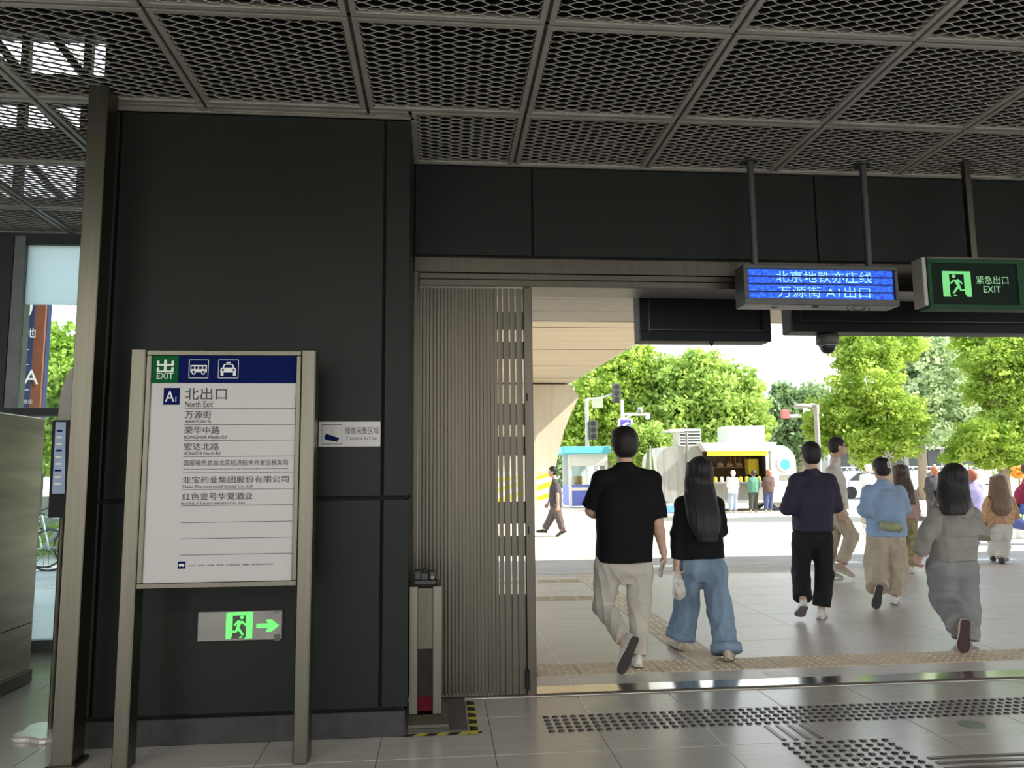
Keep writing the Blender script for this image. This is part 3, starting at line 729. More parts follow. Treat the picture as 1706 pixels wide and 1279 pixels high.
MB().lathe((o.x, o.y, 2.50), [(.085, .09), (.095, .06), (.092, .015), (.07, 0)], 22).build('dome_base', mat('cam_grey', (.10, .095, .09), .5), dc, smooth=True)
MB().lathe((o.x, o.y, 2.50), [(.066, .0), (.064, -.02), (.052, -.048), (.03, -.064), (.006, -.069)], 20).build('dome_glass', mat('smoked_dome', (.02, .02, .025), .08), dc, smooth=True)
MB().lathe((o.x, o.y, 2.50), [(.071, .002), (.071, -.006), (.064, -.008)], 20).build('dome_ring', ALU, dc)

# --- large steel cabinet at far left
cbn = thing('steel_cabinet', 'large brushed steel cabinet at the left edge of the hall', 'cabinet', (-3.6, 5.0, 0))
c0 = on(49, 1136); ztop = at(65, 697, c0.y).z
cx1 = c0.x
BS = mat('cabinet_steel', (.48, .43, .36), .42, .9, var=.25, scale=2.2, stretch=(1, .5, 3.2), bump=.03, bscale=6)
MB().cbox(cx1-1.3, cx1, 3.3, c0.y, .09, ztop, .008).build('body', BS, cbn)
MB().cbox(cx1-1.29, cx1+.012, 3.29, c0.y+.012, .0, .095, .006).build('plinth', STEEL2, cbn)
MB().box(cx1, cx1+.002, 3.31, c0.y-.01, .42, .426).build('seam', GAP, cbn)

# --- notice stand with an oval plate
nsd = thing('notice_stand', 'notice stand with oval grey plate and blue brochure beside the steel post', 'stand', (-2.22, 4.80, 0))
mb = MB(); 
sx = at(122, 700, 4.8).x; o = org(nsd)
prof = []
for k in range(40):
    t = 2*pi*k/40; rr = .17+.022*cos(5*t); prof.append((rr*cos(t), rr*sin(t)))
cx_, cy_ = at(80, 1215, 4.8).x, 4.83
mb.rings([[(cx_+x*.97, cy_+y*.97, .0) for x, y in prof], [(cx_+x, cy_+y, .006) for x, y in prof], [(cx_+x, cy_+y, .022) for x, y in prof], [(cx_+x*.94, cy_+y*.94, .030) for x, y in prof]])
mb.build('base_disc', mat('polished_steel', (.80, .80, .74), .28, .55, var=.05), nsd)
MB().tube([(cx_, cy_, .03), (cx_, cy_, 1.5)], .016, 12).build('pole', STEEL2, nsd)
ov = mat('oval_plate', (.16, .15, .13), .3, .2)
z0, z1 = at(122, 785, 4.8).z, at(122, 603, 4.8).z; rx = (at(122, 690, 4.8).x-at(96.5, 690, 4.8).x)
MB().prism([(sx+rx*cos(2*pi*k/36), (z0+z1)/2+(z1-z0)/2*sin(2*pi*k/36)*(1-.08*sin(2*pi*k/36))) for k in range(36)], 4.80, 4.815).build('oval_plate', ov, nsd)
q = [at(82, 862, 4.79), at(118, 862, 4.79), at(118, 700, 4.79), at(90, 700, 4.79)]
MB().prism([(p.x, p.z) for p in q], 4.775, 4.795).build('holder', BLACKM, nsd)
q = [at(87, 822, 4.77), at(108, 822, 4.77), at(110, 703, 4.77), at(93, 703, 4.77)]
nb = MB().prism([(p.x, p.z) for p in q], 4.768, 4.774).build('brochure', mat('brochure_blue', (.32, .42, .60), .5), nsd)
for k in range(9):
    yy = 716+k*11; MB().box(at(95-k*.6, yy, 4.767).x, at(104-k*.3, yy, 4.767).x, 4.7665, 4.7675, at(95, yy+3, 4.767).z, at(95, yy, 4.767).z).build('text_line', WHITE if k % 3 else NAVY, nb)
# ================================================================== OUTDOOR THINGS
CONC = mat('viaduct_concrete', (.50, .42, .32), .85, var=.10, scale=1.4, stretch=(.15, 2.2, 1), bump=.15, bscale=9)
CONCP = mat('pier_concrete', (.52, .46, .36), .85, var=.08, scale=2, stretch=(2, 2, .2), bump=.1)
cn = thing('canopy', None, None, (6, 8, 3.7), kind='structure')
for k in range(8):    # boards of the soffit
    y0 = 5.56+k*.72; y1 = min(y0+.72, 11.3)
    MB().cbox(-1.9, 26, y0+.004, y1-.004, 3.745, 3.80, .004).build('soffit_board', mat('soffit', (.48, .42, .34), .8, var=.06) if k == 0 else bpy.data.materials['soffit'], cn)
MB().box(-1.9, 26, 5.56, 11.32, 3.80, 4.3).build('canopy_slab', CONC, cn)
MB().cbox(-1.9, 26, 11.3, 11.36, 3.74, 4.35, .004).build('fascia', CONC, cn)
vd = thing('viaduct', 'raised concrete viaduct deck running away above the plaza at left', 'viaduct', (0, 30, 0))
zd = 5.1; xd = 5.2
mb = MB(); mb.rings([[(xd+.45, y, zd) for y in (12.0,)]+[(-1.6, 12.0, zd), (-2.6, 12.0, zd+1.3), (-2.6, 12.0, zd+2.2), (xd+3.2, 12.0, zd+2.2), (xd+3.2, 12.0, zd+1.5)],
                     [(xd, 31.3, zd), (-1.6, 31.3, zd), (-2.6, 31.3, zd+1.3), (-2.6, 31.3, zd+2.2), (xd+2.6, 31.3, zd+2.2), (xd+2.6, 31.3, zd+1.5)]])
mb.build('deck', CONC, vd)
mb = MB()
for k in range(1, 6):
    y = 12+k*3.4; mb.box(-1.5, xd+.3, y, y+.03, zd-.012, zd+.01)
mb.build('formwork_joint', mat('joint_dark', (.30, .25, .19), .9), vd)
MB().cbox(3.0, 5.0, 30.7, 31.5, zd-.07, zd+.01, .01).build('bearing', mat('bearing', (.14, .11, .09), .8), vd)
def pier(label, X0, Yp):
    p = thing('viaduct_pier', label, 'pier', (X0, Yp, 0))
    prof = [(1.21, 0), (1.35, 1.2), (1.52, 2.2), (1.80, 3.2), (2.10, 3.9), (2.38, 4.45), (2.40, 4.6), (2.05, 5.03)]
    A = [[(X0-x, Yp-.8, z), (X0+x, Yp-.8, z), (X0+x, Yp+.8, z), (X0-x, Yp+.8, z)] for x, z in prof]
    MB().rings(A).build('shaft', CONCP, p)
    return p
p1_ = pier('flared concrete pier holding the viaduct behind the striped block', 3.12, 31.3)
ST = thing('striped_barrier', 'concrete block painted with yellow and white diagonal stripes at the pier foot', 'barrier', (3.6, 30.2, 0))
MB().box(2.0, at(925, 830, 30).x, 30, 30.5, 0, 1.55).build('block', WHITE, ST)
HY = mat('barrier_yellow', (.85, .72, .02), .6)
xb = at(925, 830, 30).x
for k in range(5):
    z = -.15+k*.42; pts = [(2.0, z), (xb, z+.75), (xb, z+.95), (2.0, z+.2)]
    pts = [(x, min(max(zz, .0), 1.55)) for x, zz in pts]
    if abs(pts[0][1]-pts[3][1])+abs(pts[1][1]-pts[2][1]) > .05: MB().prism(pts, 29.985, 29.999).build('stripe', HY, ST)
MB().cbox(3.45, 3.62, 29.2, 29.35, 0, 3.8, .01).build('x', CONCP).name = 'conduit_pipe'
o = bpy.data.objects['conduit_pipe']; tag(o, 'thin pale pipe standing upright along the pier beside the gate edge', 'pipe')

# --- guard booth
gb_ = thing('guard_booth', 'white and blue guard booth with pale blue roof near the pier', 'booth', (6.4, 33.6, 0))
YB = 33.0; x0, x1 = at(948, 800, YB).x, at(1013, 800, YB).x
BLU = mat('booth_blue', (.14, .18, .62), .5); SKYB = mat('booth_roof', (.12, .55, .72), .5)
for xx in (x0, x1-.12, ):
    for yy in (YB, YB+1.7): MB().cbox(xx, xx+.12, yy, yy+.12, 0, 2.3, .01).build('corner_post', WHITE, gb_)
MB().box(x0+.12, x1-.12, YB+.02, YB+.08, .08, .72).build('lower_panel', BLU, gb_)
MB().box(x0+.0, x0+.06, YB+.12, YB+1.7, .08, .95).build('side_panel', BLU, gb_)
MB().box(x0+.12, x1-.12, YB+.0, YB+.08, .72, .86).build('white_band', WHITE, gb_)
MB().box(x0+.12, x1-.12, YB+.02, YB+.08, .86, .98).build('blue_band', BLU, gb_)
MB().box(x0+.12, x1-.12, YB+.0, YB+.08, 1.78, 2.3).build('head_panel', WHITE, gb_)
MB().box(x0, x1, YB+1.75, YB+1.82, 0, 2.3).build('back_panel', WHITE, gb_)
MB().box(x0+.75, x0+.83, YB+.0, YB+.08, .98, 1.78).build('window_post', WHITE, gb_); MB().box(x0+1.15, x0+1.22, YB+.0, YB+.08, .98, 1.78).build('window_post', WHITE, gb_)
MB().box(x0+.12, x1-.12, YB+.03, YB+.04, .98, 1.78).build('window_pane', GLASS, gb_)
MB().cbox(x0-.3, x1+.1, YB-.3, YB+2.1, 2.3, 2.62, .04).build('roof', SKYB, gb_)
MB().cbox(x0+.3, x0+.7, YB+.5, YB+.8, .98, 1.35, .05).build('desk_item', mat('desk_orange', (.5, .3, .1), .7), gb_)

# --- food trailer
YT = 28.2
TW = mat('trailer_white', (.66, .66, .63), .35, var=.04); TS_ = mat('trailer_silver', (.42, .41, .38), .35, .5, var=.12, scale=2, stretch=(4, 4, .3))
tr = thing('food_trailer', 'rounded silver and white food trailer with open serving hatch and yellow awning strip', 'trailer', (10.7, 29.3, 0))
TX0, TX1 = at(1096, 800, YT).x, at(1327, 800, YT).x
def rrect(cx, cz, hw, hh, r, n=6):
    P = []
    for (sx_, sz_, a0) in ((1, 1, 0), (-1, 1, pi/2), (-1, -1, pi), (1, -1, 3*pi/2)):
        for k in range(n+1):
            t = a0+pi/2*k/n; P.append((cx+sx_*(hw-r)+r*cos(t), cz+sz_*(hh-r)+r*sin(t)))
    return P
# shell: front wall with a hatch opening, roof, ends
HX0, HX1, HZ0, HZ1 = at(1172, 800, YT).x, at(1277, 800, YT).x, 1.10, at(1200, 752, YT).z
depth = 2.2
cxm, hw = (TX0+TX1)/2, (TX1-TX0)/2
outl = rrect(cxm, 1.38, hw, 1.07, .62, 8)
def ring_in(pts, e): return [(cxm+(x-cxm)*(1-e/hw), 1.38+(z-1.38)*(1-e/1.07)) for x, z in pts]
mb = MB(); A = []
for y, e in ((YT, .0), (YT+depth, 0)): A.append([(x, y, z) for x, z in outl])
mb.rings(A, cap=False); mb.build('shell', TW, tr, smooth=False)
mb = MB(); n = len(outl); mb.add([(x, YT+depth, z) for x, z in outl], [tuple(range(n))]); mb.build('rear_wall', TW, tr)
# front wall pieces around the hatch
def clip(pts, f):
    out = []
    for i in range(len(pts)):
        p, q = pts[i], pts[(i+1) % len(pts)]; a, b = f(p), f(q)
        if a >= 0: out.append(p)
        if a*b < 0: t = a/(a-b); out.append((p[0]+(q[0]-p[0])*t, p[1]+(q[1]-p[1])*t))
    return out
fw_ = MB()
L1 = clip(outl, lambda p: HX0-p[0]); R1 = clip(outl, lambda p: p[0]-HX1)
mid = clip(clip(outl, lambda p: p[0]-HX0), lambda p: HX1-p[0])
fw_.prism(R1, YT-.02, YT+.03); fw_.prism(clip(mid, lambda p: HZ0-p[1]), YT-.02, YT+.03); fw_.prism(clip(mid, lambda p: p[1]-HZ1), YT-.02, YT+.03); fw_.build('front_wall', TW, tr)
MB().prism(L1, YT-.02, YT+.03).build('front_left_wall', TS_, tr)
for k in range(3): MB().box(TX0+.25+k*.5, TX0+.27+k*.5, YT-.03, YT-.018, .55, 2.2).build('rib', TS_, tr)
MB().box(HX0, HX1, YT-.35, YT+.1, HZ0-.06, HZ0).build('counter', mat('counter_steel', (.5, .5, .48), .3, .6), tr)
MB().box(HX0-.1, HX1+.0, YT-.022, YT-.02, .42, HZ0-.06).build('lower_skirt', TS_, tr)
MB().prism([(HX0-.25, HZ1+.32), (HX0-.05, HZ1), (HX1+.05, HZ1), (HX1+.25, HZ1+.32)], YT-.55, YT-.05).build('hatch_flap', TW, tr)
MB().box(HX0, HX1-.15, YT-.54, YT-.5, HZ1-.18, HZ1).build('awning_strip', mat('awning_yellow', (.85, .60, .03), .6), tr)
MB().box(HX1-.06, HX1+.0, YT-.5, YT-.44, HZ0, HZ1).build('hatch_support', TS_, tr)
MB().box(HX0-.5, HX1+.5, YT+1.5, YT+1.55, .5, 2.3).build('interior_wall', mat('interior_brown', (.16, .10, .06), .8), tr)
MB().box(HX0, HX1, YT+1.2, YT+1.5, 1.62, 1.66).build('shelf', mat('shelf_orange', (.5, .26, .1), .7), tr)
for k in range(5): MB().box(HX1-.9+k*.2, HX1-.88+k*.2, YT+1.2, YT+1.5, 1.66, 2.05).build('shelf_divider', bpy.data.materials['shelf_orange'], tr)
MB().cbox(HX1-.42, HX1-.02, YT+.6, YT+1.0, 1.35, 1.95, .02).build('menu_board', mat('menu_yellow', (.85, .68, .06), .6), tr)
MB().box(TX0+.1, TX1-.1, YT+.05, YT+depth-.05, .33, .45).build('floor_pan', TS_, tr)
for xx in (HX0+.35, TX1-.75):
    for yy in (YT+.05, YT+depth-.3):
        wh = MB().lathe((xx, yy, .33), [(.0, 0), (.32, .0), (.34, .04), (.34, .18), (.32, .2), (0, .2)], 22, 'y').build('wheel', mat('tyre', (.03, .03, .03), .8) if 'tyre' not in bpy.data.materials else bpy.data.materials['tyre'], tr)
        MB().lathe((xx, yy-.012, .33), [(0, 0), (.19, 0), (.2, .012)], 18, 'y').build('hub', ALU, wh)
v0 = MB(); vx0, vx1 = at(1131, 720, YT+.6).x, at(1168, 720, YT+.6).x; vz0, vz1 = 2.4, at(1150, 714, YT+.6).z
v0.cbox(vx0, vx1, YT+.6, YT+1.4, vz0, vz1, .02); av = v0.build('vent_unit', TW, tr)
mb = MB()
for k in range(5): mb.box(vx0+.04, vx1-.04, YT+.585, YT+.6, vz0+.12+k*.115, vz0+.17+k*.115)
mb.build('louvre', BLACKM, av)
MB().cbox(vx0-.4, vx0+.2, YT+.5, YT+1.5, vz1-.12, vz1-.02, .02).build('vent_hood', TW, av)
MB().tube([(at(1144, 720, YT-.1).x, YT-.1, .9), (at(1144, 720, YT-.1).x, YT-.1, 2.95)], .045, 8).build('flue_pipe', TS_, tr)
MB().cbox(at(1212, 720, YT+.5).x, at(1274, 720, YT+.5).x, YT+.5, YT+1.6, 2.4, at(1240, 709, YT+.5).z, .02).build('roof_box', TW, tr)
c = at(1307, 772, YT-.03)
MB().lathe((c.x, YT-.05, c.z), [(0, 0), (.30, 0), (.30, .03)], 26, 'y').build('round_emblem', mat('emblem_white', (.72, .74, .66), .5), tr)
MB().lathe((c.x+.02, YT-.06, c.z-.03), [(0, 0), (.20, 0), (.2, .012)], 22, 'y').build('emblem_drop', mat('emblem_blue', (.10, .55, .75), .5), tr)
MB().box(c.x-.2, c.x+.22, YT-.04, YT-.02, c.z-.62, c.z-.42).build('small_plate', ALU, tr)
# produce on the counter: things of their own
YL = mat('snack_yellow', (.8, .62, .04), .6)
for k in range(9):
    xx = HX0+.15+k*.24
    col_ = YL if k not in (2, 3) else WHITE
    tag(MB().lathe((xx, YT-.2, HZ0), [(.06, 0), (.075, .08), (.06, .17), (.0, .2)], 10).build('snack_tub', col_), 'small snack tub standing on the trailer counter', 'tub', 'tubs on the trailer counter')
for k, (px_, cc) in enumerate(((1200, (.55, .45, .3)), (1216, (.6, .5, .4)), (1232, (.5, .4, .2)))):
    c = at(px_, 770, YT+1.3)
    tag(MB().lathe((c.x, YT+1.35, 1.66), [(.12, 0), (.16, .08), (.1, .16), (0, .18)], 12).build('food_bowl', mat('bowl', cc, .6) if k == 0 else bpy.data.materials['bowl'], smooth=True), 'pale bowl on the shelf inside the food trailer', 'bowl', 'bowls on the trailer shelf')
c = on(1135, 846)
tag(MB().cbox(at(1106, 845, 27.8).x, at(1122, 845, 27.8).x, 27.6, 28.1, 0, .28, .03).build('blue_crate', mat('crate_blue', (.15, .35, .7), .6)), 'small pale blue crate on the ground at the left end of the trailer', 'crate')

# --- closed parasol
pr = thing('parasol', 'closed green parasol standing between booth and food trailer', 'parasol', (at(1085, 800, 26.5).x, 26.5, 0))
o = org(pr); zt = at(1085, 742, 26.5).z; UG = mat('parasol_green', (.26, .34, .22), .8, var=.25, scale=20, stretch=(6, 6, .5))
A = []
for h_, r_ in ((.55, .30), (.75, .32), (1.2, .24), (1.7, .15), (2.3, .08), (1.0, 0)):
    if r_ == 0: continue
    A.append([(o.x+(r_*(1+.25*cos(6*t)))*cos(t), o.y+(r_*(1+.25*cos(6*t)))*sin(t), h_) for t in [2*pi*k/36 for k in range(36)]])
MB().rings(A).build('folded_canopy', UG, pr, smooth=True)
MB().tube([(o.x, o.y, 0), (o.x, o.y, zt)], .03, 8).build('pole', ALU, pr); MB().lathe((o.x, o.y, 0), [(.3, 0), (.3, .07), (.05, .1)], 16).build('base', BLACKM, pr)

# --- poles
GP = mat('pole_grey', (.50, .50, .46), .5, .2); LP_ = mat('lamp_grey_light', (.40, .39, .36), .5, .2)
tl = thing('traffic_light', 'grey traffic light pole with a cantilever arm behind the booth', 'traffic light', (at(980, 800, 37).x, 37, 0))
ox = org(tl).x; zt = at(980, 664, 37).z; P = lambda x, y, Y=37: at(x, y, Y)
MB().tube([(ox, 37, 0), (ox, 37, zt)], [.12, .09], 10).build('pole', GP, tl)
MB().tube([(ox, 37, zt-.05), P(1000, 663), P(1028, 654)], [.07, .055, .045], 8).build('arm', GP, tl)
def sig(x, y, h=.95, Yv=36.9, parent=tl):
    c = at(x, y, Yv); b_ = MB().cbox(c.x-.2, c.x+.2, Yv-.12, Yv+.12, c.z-h/2, c.z+h/2, .03).build('signal_head', mat('signal_dark', (.06, .065, .05), .6) if 'signal_dark' not in bpy.data.materials else bpy.data.materials['signal_dark'], parent)
    for k in range(3): MB().lathe((c.x, Yv-.13, c.z+(k-1)*h/3.1), [(.0, 0), (.12, 0), (.13, .012)], 12, 'y').build('lens', BLACK, b_)
sig(1027, 655); sig(988, 716)
c = P(995, 671); MB().box(c.x-.28, c.x+.28, 36.95, 37.0, c.z-.26, c.z+.26).build('road_sign', mat('sign_back_grey', (.34, .38, .26), .6), tl)
MB().cbox(ox-.02, P(988, 716).x, 36.95, 37.02, P(988, 716).z-.02, P(988, 716).z+.02, .005).build('bracket', GP, tl)
cpl = thing('camera_pole', 'white pole with camera arm and purple sign behind the black shirted man', 'pole', (at(1040, 800, 34).x, 34, 0))
ox = org(cpl).x; Q = lambda x, y: at(x, y, 34)
MB().tube([(ox, 34, 0), (ox, 34, Q(1040, 666).z)], [.10, .07], 10).build('pole', WHITE, cpl)
MB().tube([(ox, 34, Q(1040, 690).z), Q(1083, 690)], .06, 8).build('arm', WHITE, cpl)
MB().tube([(ox, 34, Q(1040, 700).z), Q(1052, 690)], .04, 8).build('brace', WHITE, cpl)
c = Q(1066, 684); MB().lathe((c.x, 34, c.z-.08), [(.14, 0), (.15, .14), (.08, .24)], 12).build('dome', ALU, cpl)
c = Q(1079, 694); MB().cbox(c.x-.08, c.x+.08, 33.9, 34.1, c.z-.12, c.z+.05, .02).build('camera', WHITE, cpl)
c = Q(1041, 707); s2 = MB().cbox(c.x-.34, c.x+.34, 33.85, 33.93, c.z-.26, c.z+.26, .01).build('sign_plate', WHITE, cpl)
MB().box(c.x-.24, c.x+.24, 33.84, 33.85, c.z-.22, c.z+.2).build('sign_face', mat('sign_purple', (.10, .08, .42), .5), s2)
MB().bar((c.x-.12, 33.835, c.z-.06), (c.x+.12, 33.835, c.z+.07), .02, .09, (0, 0, 1)).build('sign_stroke', WHITE, s2)
ms = thing('tall_mast', 'slim pale mast rising above the trees behind the booth', 'mast', (at(1101, 700, 48).x, 48, 0))
MB().tube([(org(ms).x, 48, 0), (org(ms).x, 48, at(1101, 586, 48).z)], [.12, .07], 8).build('mast', WHITE, ms)
c = at(1104, 624, 48); MB().cbox(c.x-.1, c.x+.25, 47.8, 48, c.z-.25, c.z+.25, .02).build('antenna', WHITE, ms)
sl = thing('street_lamp', 'grey street lamp with one flat oval head above the man in the navy jacket', 'street lamp', (at(1366, 800, 18).x, 18, 0))
ox = org(sl).x; S_ = lambda x, y: at(x, y, 18)
MB().tube([(ox, 18, 0), (ox, 18, S_(1365, 688).z)], [.07, .058], 12).build('pole', LP_, sl)
MB().tube([(ox, 18, S_(1365, 690).z), (ox, 18, S_(1365, 674).z)], [.07, .08], 12).build('collar', LP_, sl)
MB().tube([(ox, 18, S_(1365, 675).z), S_(1350, 674)], .04, 8).build('arm', LP_, sl)
A = []
h0 = S_(1337, 677)
for u in range(9):
    t = -1+2*u/8; r = sqrt(max(0.01, 1-t*t)); A.append([(h0.x+t*.26, 18+r*.14*cos(a_), h0.z+(r*(.07 if sin(a_) > 0 else .05))*sin(a_)) for a_ in [2*pi*k/14 for k in range(14)]])
MB().rings(A).build('lamp_head', LP_, sl, smooth=True)
ga = thing('gantry_light', 'far white traffic signal arm with red lamps behind the ginkgo tree', 'traffic light', (at(1385, 800, 50).x, 50, 0))
c = at(1352, 692, 50); o = org(ga)
MB().tube([(o.x, 50, 0), (o.x, 50, c.z)], .14, 8).build('pole', WHITE, ga); MB().tube([(o.x, 50, c.z), at(1302, 693, 50)], .11, 8).build('arm', WHITE, ga)
c = at(1308, 690, 50); MB().cbox(c.x-.3, c.x+.25, 49.8, 50.1, c.z-.3, c.z+.3, .04).build('signal_head', mat('signal_red', (.4, .12, .10), .6), ga)
MB().cbox(c.x+1.3, c.x+1.7, 49.8, 50.1, c.z-.1, c.z+.5, .04).build('camera', WHITE, ga)

# --- fence across the road, of panels and bars
FN = 44.0
for k in range(9):
    xA = at(1395, 790, FN).x+k*2.05
    f = thing('road_fence', 'white barred fence panel along the far side of the plaza', 'fence', (xA, FN, 0), 'white fence panels along the road')
    zt = at(1500, 776, FN).z; zt = max(1.25, min(1.7, zt))
    for xx in (xA, ): MB().cbox(xx-.05, xx+.05, FN-.05, FN+.05, 0, zt+.1, .01).build('post', WHITE, f)
    MB().box(xA, xA+1.99, FN-.02, FN+.02, zt-.06, zt).build('rail', WHITE, f); MB().box(xA, xA+1.99, FN-.02, FN+.02, .18, .24).build('rail', WHITE, f)
    MB().box(xA, xA+1.99, FN-.02, FN+.02, zt-.34, zt-.29).build('rail', WHITE, f)
    for q_ in range(12):
        xx = xA+.1+q_*.16; MB().box(xx, xx+.045, FN-.012, FN+.012, .24, zt-.29).build('bar', WHITE, f)
    for q_ in range(5): 
        xx = xA+.25+q_*.4; MB().bar((xx-.13, FN, zt-.28), (xx, FN, zt-.07), .03, .03).bar((xx, FN, zt-.07), (xx+.13, FN, zt-.28), .03, .03).build('trellis', WHITE, f)

# --- buildings
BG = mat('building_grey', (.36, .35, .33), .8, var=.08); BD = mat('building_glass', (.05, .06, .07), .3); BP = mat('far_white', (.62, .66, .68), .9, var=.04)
def building(label, x0, x1, y, h, cols, rows, wm, z0=.8, gf=True, gm=None):
    b = thing('building', label, 'building', ((x0+x1)/2, y, 0))
    MB().box(x0, x1, y, y+14, 0, h).build('wall', wm, b); MB().cbox(x0-.3, x1+.3, y-.4, y+14, h, h+.5, .05).build('roof_edge', wm, b)
    W_ = (x1-x0)/cols; Hh = (h-z0)/rows
    for i in range(cols):
        for j in range(rows):
            MB().cbox(x0+i*W_+W_*.14, x0+(i+1)*W_-W_*.14, y-.08, y+.02, z0+j*Hh+Hh*.2, z0+(j+1)*Hh-Hh*.15, .02).build('window', gm or BD, b)
    return b
b = building('low grey building with dark ground floor windows behind the ginkgo trees', at(1385, 700, 62).x, at(1625, 700, 62).x, 62, at(1500, 700, 62).z, 8, 1, BG, z0=.3)
MB().box(at(1400, 700, 62).x, at(1600, 700, 62).x, 60.4, 62, at(1500, 748, 61).z, at(1500, 742, 61).z).build('awning', BG, b)
for px0, px1 in ((1585, 1594), (1606, 1617)):
    MB().box(at(px0, 700, 61.9).x, at(px1, 700, 61.9).x, 61.7, 61.98, at(1590, 728, 61.8).z, at(1590, 702, 61.8).z).build('white_frame', WHITE, b)
MB().box(at(1416, 700, 61.8).x, at(1428, 700, 61.8).x, 61.7, 61.95, 2.6, 3.3).build('green_panel', mat('shop_green', (.12, .55, .25), .6), b)
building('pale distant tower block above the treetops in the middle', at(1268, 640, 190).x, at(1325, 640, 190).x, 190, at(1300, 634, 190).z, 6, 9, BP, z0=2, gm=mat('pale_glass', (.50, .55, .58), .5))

# --- trees
LM1 = leafmat('leaf_yellow_green', (.24, .38, .03), (.56, .70, .15), .5)
LM2 = leafmat('leaf_mid_green', (.22, .36, .06), (.52, .66, .16), .45)
LM3 = leafmat('leaf_hazed_green', (.34, .46, .22), (.58, .68, .38), .45)  # distance haze put into the leaf colour as a paler green
LM4 = leafmat('leaf_dark_green', (.16, .26, .10), (.34, .46, .20), .4)
BARK = mat('bark', (.26, .21, .15), .9, var=.3, scale=10, stretch=(3, 3, .4), bump=.4)
def foliage(name, blobs, n, size, mt, parent, O, seed):
    rng = np.random.default_rng(seed)
    B = np.array(blobs, float); vol = (B[:, 3]*B[:, 4])**1.0
    idx = rng.choice(len(B), n, p=vol/vol.sum())
    d = rng.normal(size=(n, 3)); d /= np.linalg.norm(d, axis=1)[:, None]
    rad = rng.uniform(.25, 1.0, n)**.45
    # lumpy outline
    lump = 1+.16*np.sin(d[:, 0]*7+idx)+.14*np.sin(d[:, 2]*9+idx*2)+.1*np.sin(d[:, 1]*8+idx)
    c = B[idx, :3]+d*(rad*lump)[:, None]*B[idx][:, [3, 3, 4]]
    # leaves gather in twigs
    c += rng.normal(size=(n, 3))*size*.4
    a = rng.normal(size=(n, 3)); a /= np.linalg.norm(a, axis=1)[:, None]
    b = rng.normal(size=(n, 3)); b -= a*(a*b).sum(1)[:, None]; b /= np.linalg.norm(b, axis=1)[:, None]
    s = size*rng.uniform(.6, 1.25, n)[:, None]
    V = np.empty((n, 4, 3)); V[:, 0] = c-a*s; V[:, 1] = c+b*s*.62; V[:, 2] = c+a*s*.9; V[:, 3] = c-b*s*.62
    V = V.reshape(-1, 3)-np.array(O)
    me = bpy.data.meshes.new(name); me.vertices.add(4*n); me.vertices.foreach_set('co', V.ravel())
    me.loops.add(4*n); me.loops.foreach_set('vertex_index', np.arange(4*n, dtype=np.int32))
    me.polygons.add(n); me.polygons.foreach_set('loop_start', np.arange(n, dtype=np.int32)*4); me.polygons.foreach_set('loop_total', np.full(n, 4, np.int32))
    me.update(calc_edges=True); me.materials.append(mt)
    o = link(name, me, parent); o['kind'] = 'stuff'; return o
def tree(name, label, Y, base_px, blobs_px, n, size, mt, trunk=.18, seed=1, cat='tree', group=None):
    bx = at(base_px, 800, Y).x
    t = thing(name, label, cat, (bx, Y, 0), group)
    bl = []
    for (px_, py_, rp, rv, dy) in blobs_px:
        c = at(px_, py_, Y+dy); sc = (Y+dy)/FP*1.0
        bl.append((c.x, c.y, c.z, rp*sc, rv*sc))
    foliage('crown', bl, n, size, mt, t, org(t), seed)
    mb = MB(); zt = max(b_[2] for b_ in bl)
    mb.tube([(bx, Y, 0), (bx+.05, Y, zt*.35), (bx-.05, Y, zt*.8)], [trunk, trunk*.75, trunk*.3], 9)
    for b_ in bl[:6]:
        mb.tube([(bx, Y, zt*.35), ((bx+b_[0])/2, (Y+b_[1])/2, (zt*.4+b_[2])/2), b_[:3]], [trunk*.5, trunk*.3, trunk*.1], 6)
    mb.build('trunk', BARK, t, smooth=True)
    return t
G1 = [(1455, 590, 55, 40, 0), (1490, 575, 50, 35, .5), (1425, 600, 35, 28, 0), (1440, 640, 62, 40, -.3), (1390, 690, 55, 30, .2), (1480, 690, 62, 38, -.3), (1430, 725, 60, 32, 0), (1515, 700, 35, 36, .3), (1445, 765, 26, 18, -.2), (1490, 745, 42, 22, 0), (1365, 712, 30, 22, .4), (1410, 560, 40, 30, .6), (1385, 740, 28, 18, 0)]
tree('ginkgo_tree', 'bright yellow green ginkgo tree rising behind the dome camera', 22, 1478, G1, 30000, .068, LM1, .16, 3)
G2 = [(1680, 580, 55, 45, 0), (1640, 600, 45, 32, 0), (1720, 640, 70, 50, 0), (1650, 650, 48, 30, .3), (1690, 690, 60, 34, 0), (1640, 720, 50, 26, -.3), (1610, 745, 34, 22, 0), (1680, 745, 56, 26, 0), (1740, 730, 60, 36, .2), (1650, 768, 30, 16, 0), (1700, 775, 36, 18, 0), (1585, 763, 22, 10, .1), (1620, 560, 40, 30, .5), (1700, 545, 60, 30, .4)]
tree('ginkgo_tree', 'bright yellow green ginkgo tree at the right edge behind the woman in the leopard top', 21, 1672, G2, 34000, .068, LM1, .17, 5)
G3 = [(1560, 620, 60, 50, 0), (1530, 660, 50, 45, 0), (1590, 680, 60, 40, 0), (1550, 720, 55, 28, 0), (1610, 610, 50, 45, 1), (1500, 610, 50, 40, 1), (1625, 700, 45, 38, 0), (1540, 580, 45, 26, 0)]
tree('street_tree', 'hazy mid green street tree with straight trunk between the two ginkgo trees', 37, 1537, G3, 15000, .15, LM3, .24, 7)
